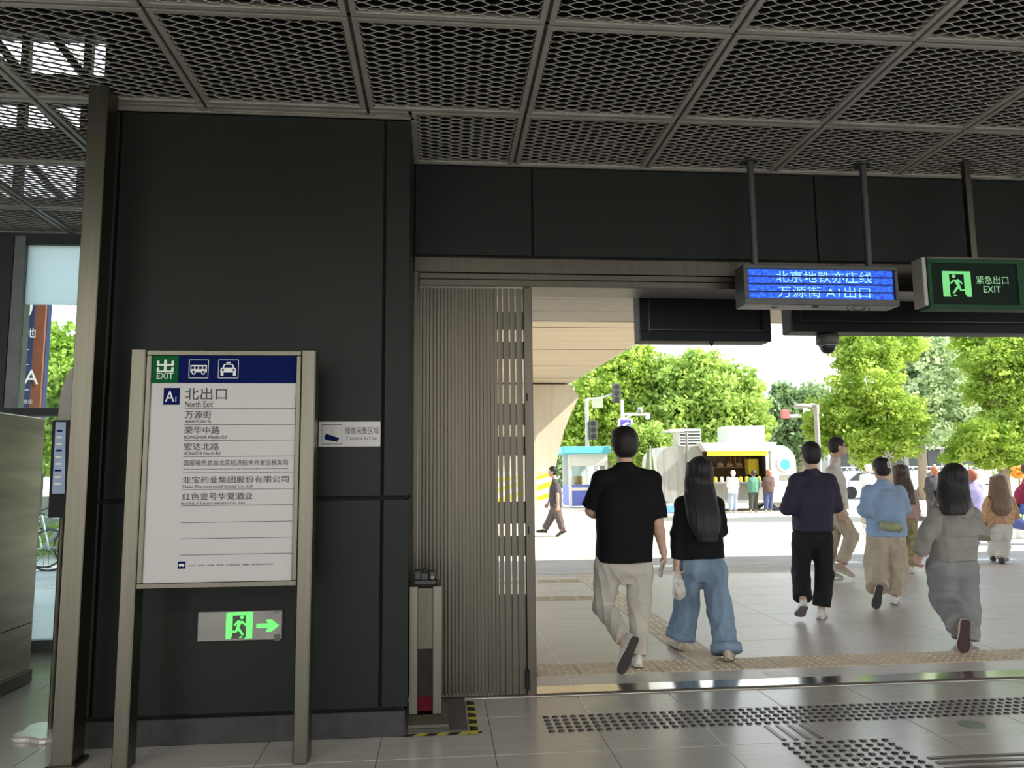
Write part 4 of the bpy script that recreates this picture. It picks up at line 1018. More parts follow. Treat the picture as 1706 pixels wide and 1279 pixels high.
G4 = [(1145, 640, 60, 50, 0), (1185, 670, 70, 45, 0), (1225, 690, 55, 40, 0), (1120, 690, 60, 45, 0), (1165, 610, 38, 26, 0), (1100, 630, 45, 40, 1), (1235, 650, 40, 34, 0), (1250, 710, 36, 34, 0), (1180, 730, 70, 35, 0), (1205, 625, 34, 24, .5)]
tree('street_tree', 'large full crowned green tree directly behind the food trailer', 40, 1165, G4, 24000, .16, LM2, .3, 9)
G5 = [(1000, 650, 52, 45, 0), (970, 690, 48, 42, 0), (1050, 610, 42, 34, 0), (1015, 600, 34, 26, .4), (1030, 700, 55, 48, 0), (960, 730, 40, 30, 0), (1010, 745, 45, 28, 0), (1055, 660, 45, 40, 0), (940, 700, 34, 34, 1), (1070, 590, 22, 18, 0)]
tree('street_tree', 'bright leafy tree beside the pier behind the traffic light', 41, 1010, G5, 20000, .14, LM1, .26, 11)
G6 = [(1085, 735, 34, 28, 0), (1070, 760, 28, 22, 0), (1102, 755, 26, 24, 0), (1060, 728, 20, 18, 0)]
tree('small_tree', 'small round tree beside the closed parasol', 32, 1078, G6, 5200, .10, LM2, .09, 13)
G7 = [(1310, 690, 34, 38, 0), (1345, 680, 45, 45, 0), (1290, 700, 24, 26, 0), (1335, 735, 50, 40, 0), (1380, 700, 50, 50, 0), (1300, 650, 18, 14, .4)]
tree('street_tree', 'shaded dark green tree behind the right end of the food trailer', 55, 1335, G7, 12000, .2, LM4, .3, 15)
tree('street_tree', 'farther dark green tree filling the gap between trailer and booth', 58, 1060, [(1010, 760, 60, 40, 0), (1080, 750, 60, 45, 0), (1160, 760, 70, 45, 0), (1230, 760, 60, 45, 0), (1290, 770, 45, 40, 0), (950, 770, 40, 35, 0)], 15000, .22, LM4, .3, 17)
tree('street_tree', 'dark green tree in the far background behind the street tree trunk', 75, 1460, [(1400, 690, 50, 40, 0), (1460, 680, 60, 45, 0), (1520, 670, 50, 50, 0), (1600, 650, 60, 50, 0), (1660, 680, 60, 40, 0)], 12000, .26, LM4, .35, 19)

# --- left side seen through the glazing
py = thing('station_pylon', 'brown and navy station name pylon seen through the left glazing', 'pylon', (at(50, 700, 9.5).x, 9.5, 0))
Yp = 9.5; a = at(44, 700, Yp).x; d = at(66, 700, Yp).x
BR = mat('pylon_brown', (.22, .065, .03), .5); PN = mat('pylon_navy', (.02, .03, .10), .5)
zt = at(60, 470, Yp).z
MB().cbox(a-.10, d, Yp, Yp+.13, 0, zt, .01).build('slab', BR, py)
e1, e2 = at(38, 600, Yp-.01).x, at(57, 600, Yp-.01).x
pn = MB().box(at(40, 600, Yp).x, at(54, 600, Yp).x, Yp-.012, Yp-.001, .3, zt).build('navy_panel', PN, py)
MB().box(d, d+.008, Yp+.02, Yp+.11, 0, zt).build('side_edge', PN, py)
arc = MB(); c = at(42, 508, Yp-.014)
for k in range(10):
    t0, t1 = -pi/2+k*pi/10, -pi/2+(k+1)*pi/10
    arc.prism([(c.x+.055*cos(t0), c.z+.14*sin(t0)), (c.x+.085*cos(t0), c.z+.18*sin(t0)), (c.x+.085*cos(t1), c.z+.18*sin(t1)), (c.x+.055*cos(t1), c.z+.14*sin(t1))], Yp-.016, Yp-.0125)
arc.build('logo_arc', WHITE, pn)
text('地', WHITE, pn, at(43, 562, Yp).x, at(43, 562, Yp).z, Yp-.013, .115)
text('A', WHITE, pn, at(40, 640, Yp).x, at(40, 640, Yp).z, Yp-.013, .17)
text('亦庄', WHITE, pn, at(40, 672, Yp).x, at(40, 672, Yp).z, Yp-.013, .05)
for yy in (583, 608, 650): MB().box(at(40, yy, Yp).x, at(49, yy, Yp).x, Yp-.014, Yp-.012, at(40, yy, Yp).z, at(40, yy, Yp).z+.008).build('rule_line', WHITE, pn)
tree('street_tree', 'yellow green tree seen through the left glazing', 16, 60, [(100, 590, 45, 45, 0), (80, 650, 45, 45, 0), (110, 690, 50, 50, 0), (75, 720, 35, 35, 0), (130, 620, 60, 60, 0), (110, 760, 40, 30, 0), (150, 680, 60, 60, 0)], 11000, .075, LM1, .12, 21)
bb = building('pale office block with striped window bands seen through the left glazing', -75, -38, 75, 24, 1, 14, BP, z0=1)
hd = tag(foliage('low_hedge', [(x, 15.4, .35, .6, .35) for x in np.arange(-16, -5, .8)], 5000, .05, LM1, None, (0, 0, 0), 31), 'low green hedge outside beyond the left glazing', 'hedge', kind='stuff')
wp = MB().cbox(-18, -4, 16.4, 16.6, 0, 1.1, .01).build('boundary_wall', BG); tag(wp, 'low grey wall behind the hedge outside the left glazing', 'wall')
def bicycle(X, Y, label, c=(.08, .08, .08), group=None):
    b = thing('bicycle', label, 'bicycle', (X, Y, 0), group)
    fm = mat('bike_frame', (.25, .3, .3), .4, .5) if 'bike_frame' not in bpy.data.materials else bpy.data.materials['bike_frame']
    for dx in (-.5, .5):
        w_ = MB(); R_ = .32
        pts = [(X+dx+R_*cos(t), Y, .33+R_*sin(t)) for t in [2*pi*k/20 for k in range(21)]]
        w_.tube(pts, .018, 6)
        for k in range(8): w_.tube([(X+dx, Y, .33), (X+dx+.31*cos(k*pi/4), Y, .33+.31*sin(k*pi/4))], .004, 3)
        w_.build('wheel', BLACK, b)
    mb = MB(); s_ = (X-.08, Y, .33); h_ = (X+.36, Y, .88); st = (X-.2, Y, .85)
    for p, q in ((s_, h_), (s_, st), (st, (X+.34, Y, .78)), ((X-.5, Y, .33), s_), ((X-.5, Y, .33), (X-.17, Y, .75)), (h_, (X+.5, Y, .33))): mb.tube([p, q], .018, 6)
    mb.build('frame', fm, b)
    MB().cbox(X-.32, X-.08, Y-.07, Y+.07, .85, .91, .02).build('saddle', BLACK, b); MB().tube([(X+.38, Y-.22, 1.0), (X+.34, Y, .95), (X+.38, Y+.22, 1.0)], .014, 6).build('handlebar', BLACK, b)
for k in range(4): bicycle(at(30+k*38, 860, 13).x, 13+k*.25, 'parked bicycle outside beyond the left glazing', group='bicycles outside the left glazing')

# --- scooters by the right edge and in the middle distance
def scooter(X, Y, label, c, rz=0):
    s = thing('scooter', label, 'scooter', (X, Y, 0), rz=0)
    cm = mat('scooter_'+label.split()[0], c, .35)
    ty = bpy.data.materials['tyre']
    for dx in (-.55, .58): MB().lathe((X+dx, Y-.06, .24), [(.0, 0), (.22, 0), (.24, .03), (.24, .09), (.22, .12), (0, .12)], 18, 'y').build('wheel', ty, s)
    A = []
    for x_, z_, hh, ww in ((-.75, .62, .06, .08), (-.55, .58, .16, .14), (-.2, .52, .20, .16), (0, .38, .10, .15), (.3, .32, .06, .16), (.42, .5, .2, .12), (.5, .75, .18, .1), (.48, .95, .06, .05)):
        A.append([(X+x_, Y+ww*cos(t), z_+hh*sin(t)) for t in [2*pi*k/12 for k in range(12)]])
    MB().rings(A).build('body', cm, s, smooth=True)
    MB().cbox(X-.65, X-.05, Y-.13, Y+.13, .72, .80, .03).build('seat', BLACK, s)
    MB().tube([(X+.4, Y-.3, 1.02), (X+.46, Y, .98), (X+.4, Y+.3, 1.02)], .02, 8).build('handlebar', BLACK, s)
    MB().tube([(X+.46, Y, .98), (X+.58, Y, .26)], .03, 8).build('fork', BLACKM, s)
    return s
scooter(at(1535, 830, 17).x, 17.2, 'dark scooter parked behind the girl in the grey hoodie', (.04, .04, .05))
scooter(at(1712, 850, 14).x, 14.2, 'blue scooter at the right edge with a rider', (.05, .08, .3))
scooter(at(1655, 830, 21).x, 21.5, 'white scooter parked behind the leopard top', (.7, .7, .68))
# white vans beyond
def car(X, Y, label, c, L=4.4, h=1.45):
    s = thing('car', label, 'car', (X, Y, 0)); cm = mat('car_'+str(int(X*10)), c, .25)
    prof = [(-L/2, .35), (-L/2, .8), (-L/2+.5, .92), (-L/2+1.2, h), (L/2-1.1, h), (L/2-.3, .95), (L/2, .85), (L/2, .35)]
    MB().prism([(X+a, z) for a, z in prof], Y-.85, Y+.85).build('body', cm, s)
    MB().prism([(X+a, z) for a, z in [(-L/2+.75, .95), (-L/2+1.28, h-.1), (L/2-1.18, h-.1), (L/2-.5, .97)]], Y-.87, Y-.85).build('side_window', BD, s)
    for dx in (-L/2+.85, L/2-.85): MB().lathe((X+dx, Y-.88, .33), [(0, 0), (.3, 0), (.33, .04), (.33, .2), (0, .2)], 18, 'y').build('wheel', bpy.data.materials['tyre'], s)
car(at(1445, 830, 40).x, 40, 'white car parked before the fence left of the blue shirt woman', (.75, .76, .76))
car(at(1560, 830, 41).x, 41, 'silver car parked before the fence behind the hoodie girl', (.55, .57, .58))
# ================================================================== PEOPLE
class Vol:
    def __init__(s, lo, hi, h):
        s.h = h; s.lo = np.array(lo, np.float32); s.n = np.ceil((np.array(hi)-s.lo)/h).astype(int)+1
        s.D = np.full(s.n, .3, np.float32); s.ax = [s.lo[i]+h*np.arange(s.n[i], dtype=np.float32) for i in range(3)]
    def _s(s, lo, hi, m):
        i0 = np.maximum(np.floor((np.array(lo)-m-s.lo)/s.h).astype(int), 0); i1 = np.minimum(np.ceil((np.array(hi)+m-s.lo)/s.h).astype(int)+1, s.n)
        sl = tuple(slice(a, max(a, b)) for a, b in zip(i0, i1))
        X, Y, Z = (s.ax[0][sl[0]][:, None, None], s.ax[1][sl[1]][None, :, None], s.ax[2][sl[2]][None, None, :]); return sl, X, Y, Z
    def u(s, sl, d, k):
        D = s.D[sl]
        if D.size == 0: return
        if k > 0:
            h = np.clip(.5+.5*(D-d)/k, 0, 1); s.D[sl] = D*(1-h)+d*h-k*h*(1-h)
        else: s.D[sl] = np.minimum(D, d)
    def cap(s, a, b, ra, rb=None, k=.02, sy=1.0):
        rb = ra if rb is None else rb; a = np.array(a, float); b = np.array(b, float); R = max(ra, rb)/min(1, sy)
        sl, X, Y, Z = s._s(np.minimum(a, b)-R, np.maximum(a, b)+R, 2.5*s.h+k)
        v = b-a; L = max(v@v, 1e-9); px, py_, pz = X-a[0], Y-a[1], Z-a[2]
        t = np.clip((px*v[0]+py_*v[1]+pz*v[2])/L, 0, 1)
        d = np.sqrt((px-t*v[0])**2+((py_-t*v[1])*sy)**2+(pz-t*v[2])**2)-(ra+(rb-ra)*t)
        s.u(sl, d, k)
    def cone(s, a, b, ra, rb, k=.02):       # like cap, but cut flat at b
        a = np.array(a, float); b = np.array(b, float); R = max(ra, rb)
        sl, X, Y, Z = s._s(np.minimum(a, b)-R, np.maximum(a, b)+R, 2.5*s.h+k)
        v = b-a; Ln = np.linalg.norm(v); px, py_, pz = X-a[0], Y-a[1], Z-a[2]
        tt = (px*v[0]+py_*v[1]+pz*v[2])/(Ln*Ln); t = np.clip(tt, 0, 1); t2 = np.maximum(tt, 0)
        d = np.sqrt((px-t2*v[0])**2+(py_-t2*v[1])**2+(pz-t2*v[2])**2)-(ra+(rb-ra)*t)
        s.u(sl, np.maximum(d, (tt-1)*Ln), k)
    def ell(s, c, r, k=.015, yaw=0., sub=False):
        R = max(r); sl, X, Y, Z = s._s(np.array(c)-R, np.array(c)+R, 2.5*s.h+k)
        dx, dy, dz = X-c[0], Y-c[1], Z-c[2]
        if yaw: ca, sa = cos(yaw), sin(yaw); dx, dy = dx*ca+dy*sa, -dx*sa+dy*ca
        k0 = np.sqrt((dx/r[0])**2+(dy/r[1])**2+(dz/r[2])**2); k1 = np.sqrt((dx/r[0]**2)**2+(dy/r[1]**2)**2+(dz/r[2]**2)**2)
        d = k0*(k0-1)/np.maximum(k1, 1e-6)
        if sub:
            D = s.D[sl]
            if D.size: s.D[sl] = np.maximum(D, -d)
        else: s.u(sl, d, k)
    def loft(s, rows, k=.02, p=2.4):
        rows = sorted(rows); A = np.array(rows); R = A[:, 3:].max()
        sl, X, Y, Z = s._s((A[:, 1].min()-R, A[:, 2].min()-R, A[0, 0]), (A[:, 1].max()+R, A[:, 2].max()+R, A[-1, 0]), 2.5*s.h+k)
        z = Z.ravel(); zz = np.linspace(-.045, .045, 7)
        g = lambda i: np.mean([np.interp(z+q_, A[:, 0], A[:, i]) for q_ in zz], 0)[None, None, :]
        rx, ry = g(3), g(4)
        q = (np.abs((X-g(1))/rx)**p+np.abs((Y-g(2))/ry)**p)**(1/p)
        d = (q-1)*np.minimum(rx, ry); d = np.maximum(d, np.maximum(A[0, 0]-Z, Z-A[-1, 0]))
        s.u(sl, d, k)
    def cut(s, p, n, R):
        p = np.array(p); n = np.array(n, float); n /= np.linalg.norm(n)
        sl, X, Y, Z = s._s(p-R, p+R, 0); D = s.D[sl]
        if D.size: s.D[sl] = np.maximum(D, (X-p[0])*n[0]+(Y-p[1])*n[1]+(Z-p[2])*n[2])
    def mesh(s, name, mt, parent, fold=None, smooth=True):
        D = s.D; h = s.h; I = D < 0
        n = D.shape; c = [slice(0, -1), slice(1, None)]
        cnt = np.zeros([x-1 for x in n], np.int8)
        for a in (0, 1):
            for b in (0, 1):
                for e in (0, 1): cnt += I[c[a], c[b], c[e]]
        act = (cnt > 0) & (cnt < 8); ii = np.argwhere(act); N = len(ii)
        if N == 0: return None
        idx = np.full(cnt.shape, -1, np.int32); idx[act] = np.arange(N)
        cor = [(a, b, e) for a in (0, 1) for b in (0, 1) for e in (0, 1)]
        val = {q: D[ii[:, 0]+q[0], ii[:, 1]+q[1], ii[:, 2]+q[2]] for q in cor}
        P = np.zeros((N, 3)); W_ = np.zeros(N)
        for q in cor:
            for ax in range(3):
                if q[ax]: continue
                r = list(q); r[ax] = 1; r = tuple(r); va, vb = val[q], val[r]; m_ = (va < 0) != (vb < 0)
                t = np.where(m_, va/np.where(m_, va-vb, 1), 0)
                pt = np.array(q, float)[None, :].repeat(N, 0); pt[:, ax] += t
                P += pt*m_[:, None]; W_ += m_
        V = (ii+P/W_[:, None])*h+s.lo
        Q = []
        for ax in range(3):
            a1, a2 = (ax+1) % 3, (ax+2) % 3
            lo = [slice(None)]*3; hi = [slice(None)]*3; lo[ax] = slice(0, -1); hi[ax] = slice(1, None)
            A_, B_ = I[tuple(lo)], I[tuple(hi)]; E_ = np.argwhere(A_ != B_)
            ok = (E_[:, a1] > 0) & (E_[:, a2] > 0) & (E_[:, a1] < n[a1]-1) & (E_[:, a2] < n[a2]-1); E_ = E_[ok]
            inside = A_[E_[:, 0], E_[:, 1], E_[:, 2]]
            def cell_(d1, d2):
                F = E_.copy(); F[:, a1] -= d1; F[:, a2] -= d2; return idx[F[:, 0], F[:, 1], F[:, 2]]
            q = np.stack([cell_(0, 0), cell_(1, 0), cell_(1, 1), cell_(0, 1)], 1)
            q[~inside] = q[~inside][:, ::-1]; Q.append(q)
        Q = np.concatenate(Q); Q = Q[(Q >= 0).all(1)]
        # one smoothing pass
        for _ in range(2):
            S = np.zeros_like(V); C_ = np.zeros(N)
            for a, b in ((0, 1), (1, 2), (2, 3), (3, 0)):
                np.add.at(S, Q[:, a], V[Q[:, b]]); np.add.at(C_, Q[:, a], 1)
            V = V*.5+.5*S/np.maximum(C_, 1)[:, None]
        V = V-np.array(org(parent)); me = bpy.data.meshes.new(name)
        if fold is not None:
            nr = np.cross(V[Q[:, 1]]-V[Q[:, 0]], V[Q[:, 3]]-V[Q[:, 0]]); NN = np.zeros_like(V)
            for j in range(4): np.add.at(NN, Q[:, j], nr)
            NN /= np.maximum(np.linalg.norm(NN, axis=1), 1e-12)[:, None]; V = V+NN*fold(V)[:, None]
        me.vertices.add(N); me.vertices.foreach_set('co', V.ravel()); M_ = len(Q)
        me.loops.add(4*M_); me.loops.foreach_set('vertex_index', Q.ravel().astype(np.int32))
        me.polygons.add(M_); me.polygons.foreach_set('loop_start', np.arange(M_, dtype=np.int32)*4); me.polygons.foreach_set('loop_total', np.full(M_, 4, np.int32))
        if smooth: me.polygons.foreach_set('use_smooth', np.ones(M_, bool))
        me.update(calc_edges=True); me.validate(); me.materials.append(mt)
        return link(name, me, parent)

def fold(amp, seed, f=1.0, zmod=None):
    amp = amp*1.7
    r = np.random.default_rng(seed); K = []
    for i in range(9):
        if i < 5: k = np.array([r.uniform(-40, 40), r.uniform(-40, 40), r.uniform(-12, 12)])
        else: k = np.array([r.uniform(-14, 14), r.uniform(-14, 14), r.uniform(-45, 45)])
        K.append((k*f, r.uniform(0, 6.3), r.uniform(.5, 1)))
    def g(V):
        s = np.zeros(len(V))
        wv = V+.02*np.sin(V[:, [2, 0, 1]]*17+seed)
        for k, p, a in K: q_ = np.sin(wv@k+p); s += a*(.75-1.5*np.abs(q_)**.8 if a > .72 else q_*.8)
        return amp*s/3
    return g

def smat(name, c, rough=.85, **k):
    k.setdefault('spec', .15); return mat(name, c, rough, bump=k.pop('bump', .15), bscale=k.pop('bscale', 90), **k)
SKIN = mat('skin', (.52, .33, .24), .55, var=.05); HAIRB = mat('hair_black', (.008, .007, .007), .62, var=.3, scale=30, stretch=(8, 8, .6), bump=.12, bscale=40)
HAIRBR = mat('hair_brown', (.055, .030, .020), .45, var=.4, scale=20, stretch=(8, 8, .5), bump=.25, bscale=30)
HAIRLB = mat('hair_light_brown', (.17, .10, .065), .5, var=.35, scale=20, stretch=(8, 8, .5), bump=.25, bscale=30)
HAIRRD = mat('hair_reddish', (.45, .15, .08), .5, var=.3, scale=20, stretch=(8, 8, .5))
EYEW = mat('eye_dark', (.03, .02, .02), .2, var=0); SOLEB = mat('sole_dark', (.035, .03, .028), .7, bump=.3, bscale=40); SHOEW = mat('shoe_white', (.62, .60, .57), .6, var=.06); SOLEW = mat('sole_white', (.6, .58, .54), .6)
SHOEB = mat('shoe_black', (.03, .028, .026), .6); SHOET = mat('shoe_beige', (.42, .36, .28), .7)

def unit(v): v = np.array(v, float); return v/max(np.linalg.norm(v), 1e-9)
def shoe(parent, ank, toe, knee, s, mt, smt, sock=None):
    A, T, K = map(lambda q: np.array(q, float), (ank, toe, knee))
    v = T-A; n_ = np.cross(v, K-A)
    if np.linalg.norm(n_) < 1e-4: n_ = np.array([1., 0, 0])
    n_ = unit(n_); vd = unit(v)
    th = atan2(.065, .2)
    upd = np.cross(n_, vd); 
    if upd@(K-A) < 0: upd = -upd
    d = unit(vd*cos(th)+upd*sin(th)); u_ = unit(upd*cos(th)-vd*sin(th)); sd = np.cross(d, u_)
    O = A-u_*.085*s-d*.075*s; L = .285*s
    us = [0, .04, .12, .25, .4, .55, .7, .82, .92, .98, 1.0]
    wd = [.018, .030, .036, .035, .036, .042, .047, .046, .038, .024, .010]
    ht = [.05, .085, .10, .108, .095, .075, .06, .052, .044, .034, .022]
    A1 = []
    for t, w_, h_ in zip(us, wd, ht):
        c = O+d*L*t; A1.append([c+sd*w_*s*cos(a_)+u_*(s*(.018+max(0, sin(a_))*(h_-.018)) if sin(a_) > 0 else s*.012) for a_ in [2*pi*k/14 for k in range(14)]])
    up_ = MB().rings(A1).build('shoe', mt, parent, smooth=True)
    out = [(t, w_*1.08) for t, w_ in zip(us, wd)]
    P_ = [O+d*L*t+sd*w_*s for t, w_ in out]+[O+d*L*t-sd*w_*s for t, w_ in reversed(out)]
    MB().rings([[p-u_*.002*s for p in P_], [p+u_*.006*s for p in P_]]).build('outsole', smt, up_)
    P2 = [O+d*L*t+sd*w_*s*1.03 for t, w_ in out]+[O+d*L*t-sd*w_*s*1.03 for t, w_ in reversed(out)]
    MB().rings([[p+u_*.006*s for p in P2], [p+u_*.022*s for p in P2]]).build('midsole', SOLEW if mt in (SHOEW,) else mt, up_)
    return O, d, u_

def hand(V, w_, hd, pn, s, curl=.5, spread=.25, side=1, r=.0085, point=None):
    w_ = np.array(w_, float); hd = unit(hd); pn = unit(np.array(pn)-hd*(np.array(pn)@hd)); sd = np.cross(hd, pn)*side
    kn = []
    for i, o in enumerate((-.030, -.010, .010, .028)):
        k_ = w_+hd*(.085-.004*abs(i-1))*s+sd*o*s; kn.append(k_); V.cap(w_+sd*o*.6*s, k_, .017*s, .0125*s, k=.012)
    V.cap(w_-hd*.02*s, w_+hd*.02*s, .024*s, .022*s, k=.015)
    for i, k_ in enumerate(kn):
        L = (.038, .043, .040, .031)[i]*s; cu = curl if point != i else .05
        d = unit(hd*cos(cu)+pn*sin(cu)+sd*spread*(i-1.5)*.25); a = k_+d*L
        d2 = unit(hd*cos(cu*2.1)+pn*sin(cu*2.1)); b = a+d2*L*.72; d3 = unit(hd*cos(cu*2.9)+pn*sin(cu*2.9)); c = b+d3*L*.55
        rr = max(r, V.h*.85)
        V.cap(k_, a, rr*1.05, rr, k=.004); V.cap(a, b, rr, rr*.92, k=.002); V.cap(b, c, rr*.92, rr*.8, k=.002)
    t0 = w_+hd*.02*s-sd*.028*s; t1 = t0+unit(hd*.8-sd*.7+pn*.35)*.042*s; t2 = t1+unit(hd*1-sd*.15+pn*.45)*.034*s; t3 = t2+unit(hd+pn*.6)*.024*s
    rr = max(.0105, V.h*.9); V.cap(t0, t1, .015*s, rr*1.1, k=.01); V.cap(t1, t2, rr*1.05, rr, k=.003); V.cap(t2, t3, rr, rr*.8, k=.002)

def person(label, Y, J, face=0., hs=1.09, s=1.0, h=.011, hair='short', hairm=None, hairpx=None, head=0., top=None, legs=None, shoes=(SHOEW, SOLEW), handc=.6, group=None, tilt=0., skin=SKIN, rootz=0., build=1.0, lift=True):
    """J: joints as (x, y, depth offset) on the photograph; a figure is then built in its own frame."""
    W3 = {k: np.array(at(v[0], v[1], Y+(v[2] if len(v) > 2 else 0))) for k, v in J.items()}
    pel = (W3['hl']+W3['hr'])/2
    root = thing('person', label, 'person', (float(pel[0]), float(pel[1]), rootz), group, rz=radians(face))
    o_ = ORG[root.name]; ORG[root.name] = Vector((0, 0, 0))
    ca, sa = cos(-radians(face)), sin(-radians(face))
    def loc(p): x, y, z = p[0]-o_.x, p[1]-o_.y, p[2]-rootz; return np.array([x*ca-y*sa, x*sa+y*ca, z])
    L = {k: loc(v) for k, v in W3.items()}
    hp, nk = (L['hl']+L['hr'])/2, L['nk']; hc = L['hd']; sm = (L['sl']+L['sr'])/2
    lo = np.min(list(L.values()), 0)-np.array([.22, .22, .16]); hi = np.max(list(L.values()), 0)+np.array([.22, .22, .22])
    V = Vol(lo, hi, h); b = build*s
    sw = abs(L['sr'][0]-L['sl'][0])/2; hw_ = abs(L['hr'][0]-L['hl'][0])/2
    def mid(t): return hp*(1-t)+sm*t
    def tz(t): p = mid(t); return p
    rows = []
    for t, rx, ry in ((-.07, .10, .085), (-.02, .130, .092), (.15, .128, .088), (.42, .115, .080), (.68, .130, .09), (.9, .135, .085), (1.02, .10, .07)):
        p = tz(t); rows.append((p[2], p[0], p[1], rx*b, ry*b))
    V.loft(rows, k=.02)
    V.cap(L['sl'], L['sr'], .05*b, .05*b, k=.04); V.cap(sm, nk+np.array([0, .01, .0]), .07*b, .055*s, k=.04)
    yw = radians(head); ch, sh = cos(yw), sin(yw)
    def hpnt(x, y, z):
        x, y, z = x*hs*s, y*hs*s, z*hs*s; y, z = y*cos(tilt)+z*sin(tilt), -y*sin(tilt)+z*cos(tilt)
        return hc+np.array([x*ch-y*sh, x*sh+y*ch, z])
    V.cap(nk, hpnt(0, -.012, -.06), .056*s, .052*s, k=.02)
    V.ell(hpnt(0, -.012, .025), (.075*s*hs, .093*s*hs, .090*s*hs), yaw=yw); V.ell(hpnt(0, .026, -.03), (.061*s*hs, .064*s*hs, .082*s*hs), k=.03, yaw=yw); V.ell(hpnt(0, .045, -.085), (.038*s*hs, .036*s*hs, .028*s*hs), k=.03, yaw=yw)
    V.cap(hpnt(0, .088, .005), hpnt(0, .108, -.028), .008*s, .012*s, k=.012); V.cap(hpnt(-.030, .080, .022), hpnt(.030, .080, .022), .010*s, k=.012)
    V.ell(hpnt(-.03, .094, .003), (.014*s*hs, .010*s*hs, .009*s*hs), sub=True); V.ell(hpnt(.03, .094, .003), (.014*s*hs, .010*s*hs, .009*s*hs), sub=True)
    V.cap(hpnt(-.016, .084, -.056), hpnt(.016, .084, -.056), .009*s, k=.008)
    for q in (-1, 1): V.ell(hpnt(q*.076, -.004, -.012), (.011*s*hs, .019*s*hs, .031*s*hs), k=.008, yaw=yw)
    for q in 'lr':
        S, E, Wr = L['s'+q], L['e'+q], L['w'+q]
        V.cap(S, E, .047*b, .040*b, k=.03); V.cap(E, E+(Wr-E)*.3, .039*b, .038*b, k=.015); V.cap(E+(Wr-E)*.3, Wr, .038*b, .026*s, k=.015)
        hd = L.get('f'+q); hd = (hd-Wr) if hd is not None else (Wr-E)
        pn = np.array([-1. if q == 'r' else 1., .3, 0.]) if abs(unit(hd)[2]) > .6 else np.array([0, 0, -1.])
        hand(V, Wr, hd, pn, s, curl=handc, side=1 if q == 'l' else -1)
        H_, K_, A_ = L['h'+'lr'['lr'.index(q)]] if False else (L['hl'] if q == 'l' else L['hr']), L['k'+q], L['a'+q]
        V.cap(H_, K_, .072*b, .045*b, k=.03); V.cap(K_, K_+(A_-K_)*.3, .045*b, .047*b, k=.015); V.cap(K_+(A_-K_)*.3, A_, .047*b, .034*s, k=.015)
        V.cap(A_, A_+(L['t'+q]-A_)*.75, .030*s, .022*s, k=.02)
    body = V.mesh('body', skin, root)
    for q in (-1, 1):
        p = hpnt(q*.03, .083, .004); MB().lathe(tuple(p), [(.0, -.010*s), (.009*s, -.005*s), (.010*s, 0), (.009*s, .005*s), (0, .010*s)], 10).build('eye', EYEW, root, smooth=True)
    # hair
    hm = hairm or HAIRB; hh = max(h*.75, .006)
    Vh = Vol(hc-np.array([.22, .42, .62 if hair == 'long' else .35]), hc+np.array([.2, .2, .2]), hh)
    if hair == 'short' or hair == 'puffy':
        e = .020 if hair == 'puffy' else .012
        Vh.ell(hpnt(0, -.016, .028), ((.075+e)*s*hs, (.093+e)*s*hs, (.090+e)*s*hs), yaw=yw, k=0); Vh.ell(hpnt(0, -.035, -.02), ((.070+e*.6)*s*hs, (.068+e*.5)*s*hs, .075*s*hs), yaw=yw, k=.02)
        if hair == 'puffy': Vh.ell(hpnt(0, .0, .078), (.088*s*hs, .095*s*hs, .055*s*hs), yaw=yw, k=.02)
        Vh.ell(hpnt(0, .095, -.02), (.10*s*hs, .075*s*hs, .085*s*hs), yaw=yw, sub=True); 
        for q in (-1, 1): Vh.ell(hpnt(q*.085, .012, -.035), (.035*s*hs, .035*s*hs, .045*s*hs), yaw=yw, sub=True)
        Vh.cut(hpnt(0, -.05, -.085), (0, 0, -1), .3)
        Vh.cut(hpnt(0, -.05, -.085), (0, 0, -1), .4)
    else:
        Vh.ell(hpnt(0, -.016, .028), (.095*s*hs, .112*s*hs, .105*s*hs), yaw=yw, k=0)
        pts = [loc(np.array(at(px_, py_, Y+dy))) for (px_, py_, hwid, dy) in hairpx]
        rws = []
        for (px_, py_, hwid, dy), p in zip(hairpx, pts):
            sc = (Y)/FP; rws.append((p[2], p[0], p[1], hwid*sc, max(.045, min(.095, hwid*sc*.62))))
        Vh.loft(rws, k=.05, p=2.1)
        Vh.ell(hpnt(0, .115, -.03), (.062*s*hs, .085*s*hs, .095*s*hs), yaw=yw, sub=True)
    fr_ = np.random.default_rng(int(abs(J['hd'][0]))); ph = fr_.uniform(0, 6, 4)
    if hair in ('short', 'puffy'): ff = lambda P: .0028*np.sin(P[:, 0]*170+ph[0]+3*np.sin(P[:, 2]*60))*np.sin(P[:, 1]*150+ph[1])*np.sin(P[:, 2]*150+ph[2])
    else: ff = lambda P: .0018*np.sin(P[:, 0]*110+ph[0]+1.5*np.sin(P[:, 2]*12+ph[1]))+.0012*np.sin(P[:, 0]*230+ph[2]+np.sin(P[:, 2]*20))
    Vh.mesh('hair', hm, root, fold=ff)
    # trousers
    if legs:
        r_t, r_k, r_h, fr2 = legs['r']; hl = legs.get('len', .93)
        Vt = Vol(lo-np.array([.1, .1, 0]), hi*np.array([1, 1, 0])+np.array([.1, .1, hp[2]+.30]), h)
        rows = []
        wz = legs.get('waist', .18); ww = legs.get('w', hw_+r_t*.9)
        for t, f_, g_ in ((-.20, .30, .5), (-.13, .62, .8), (-.06, .96, 1.0), (.0, 1.0, 1.05), (.10, .95, .88), (wz, .84, .80)):
            p = tz(t); rows.append((p[2], p[0], p[1], ww*f_, .128*b*g_*legs.get('dp', 1)))
        Vt.loft(rows, k=.02)
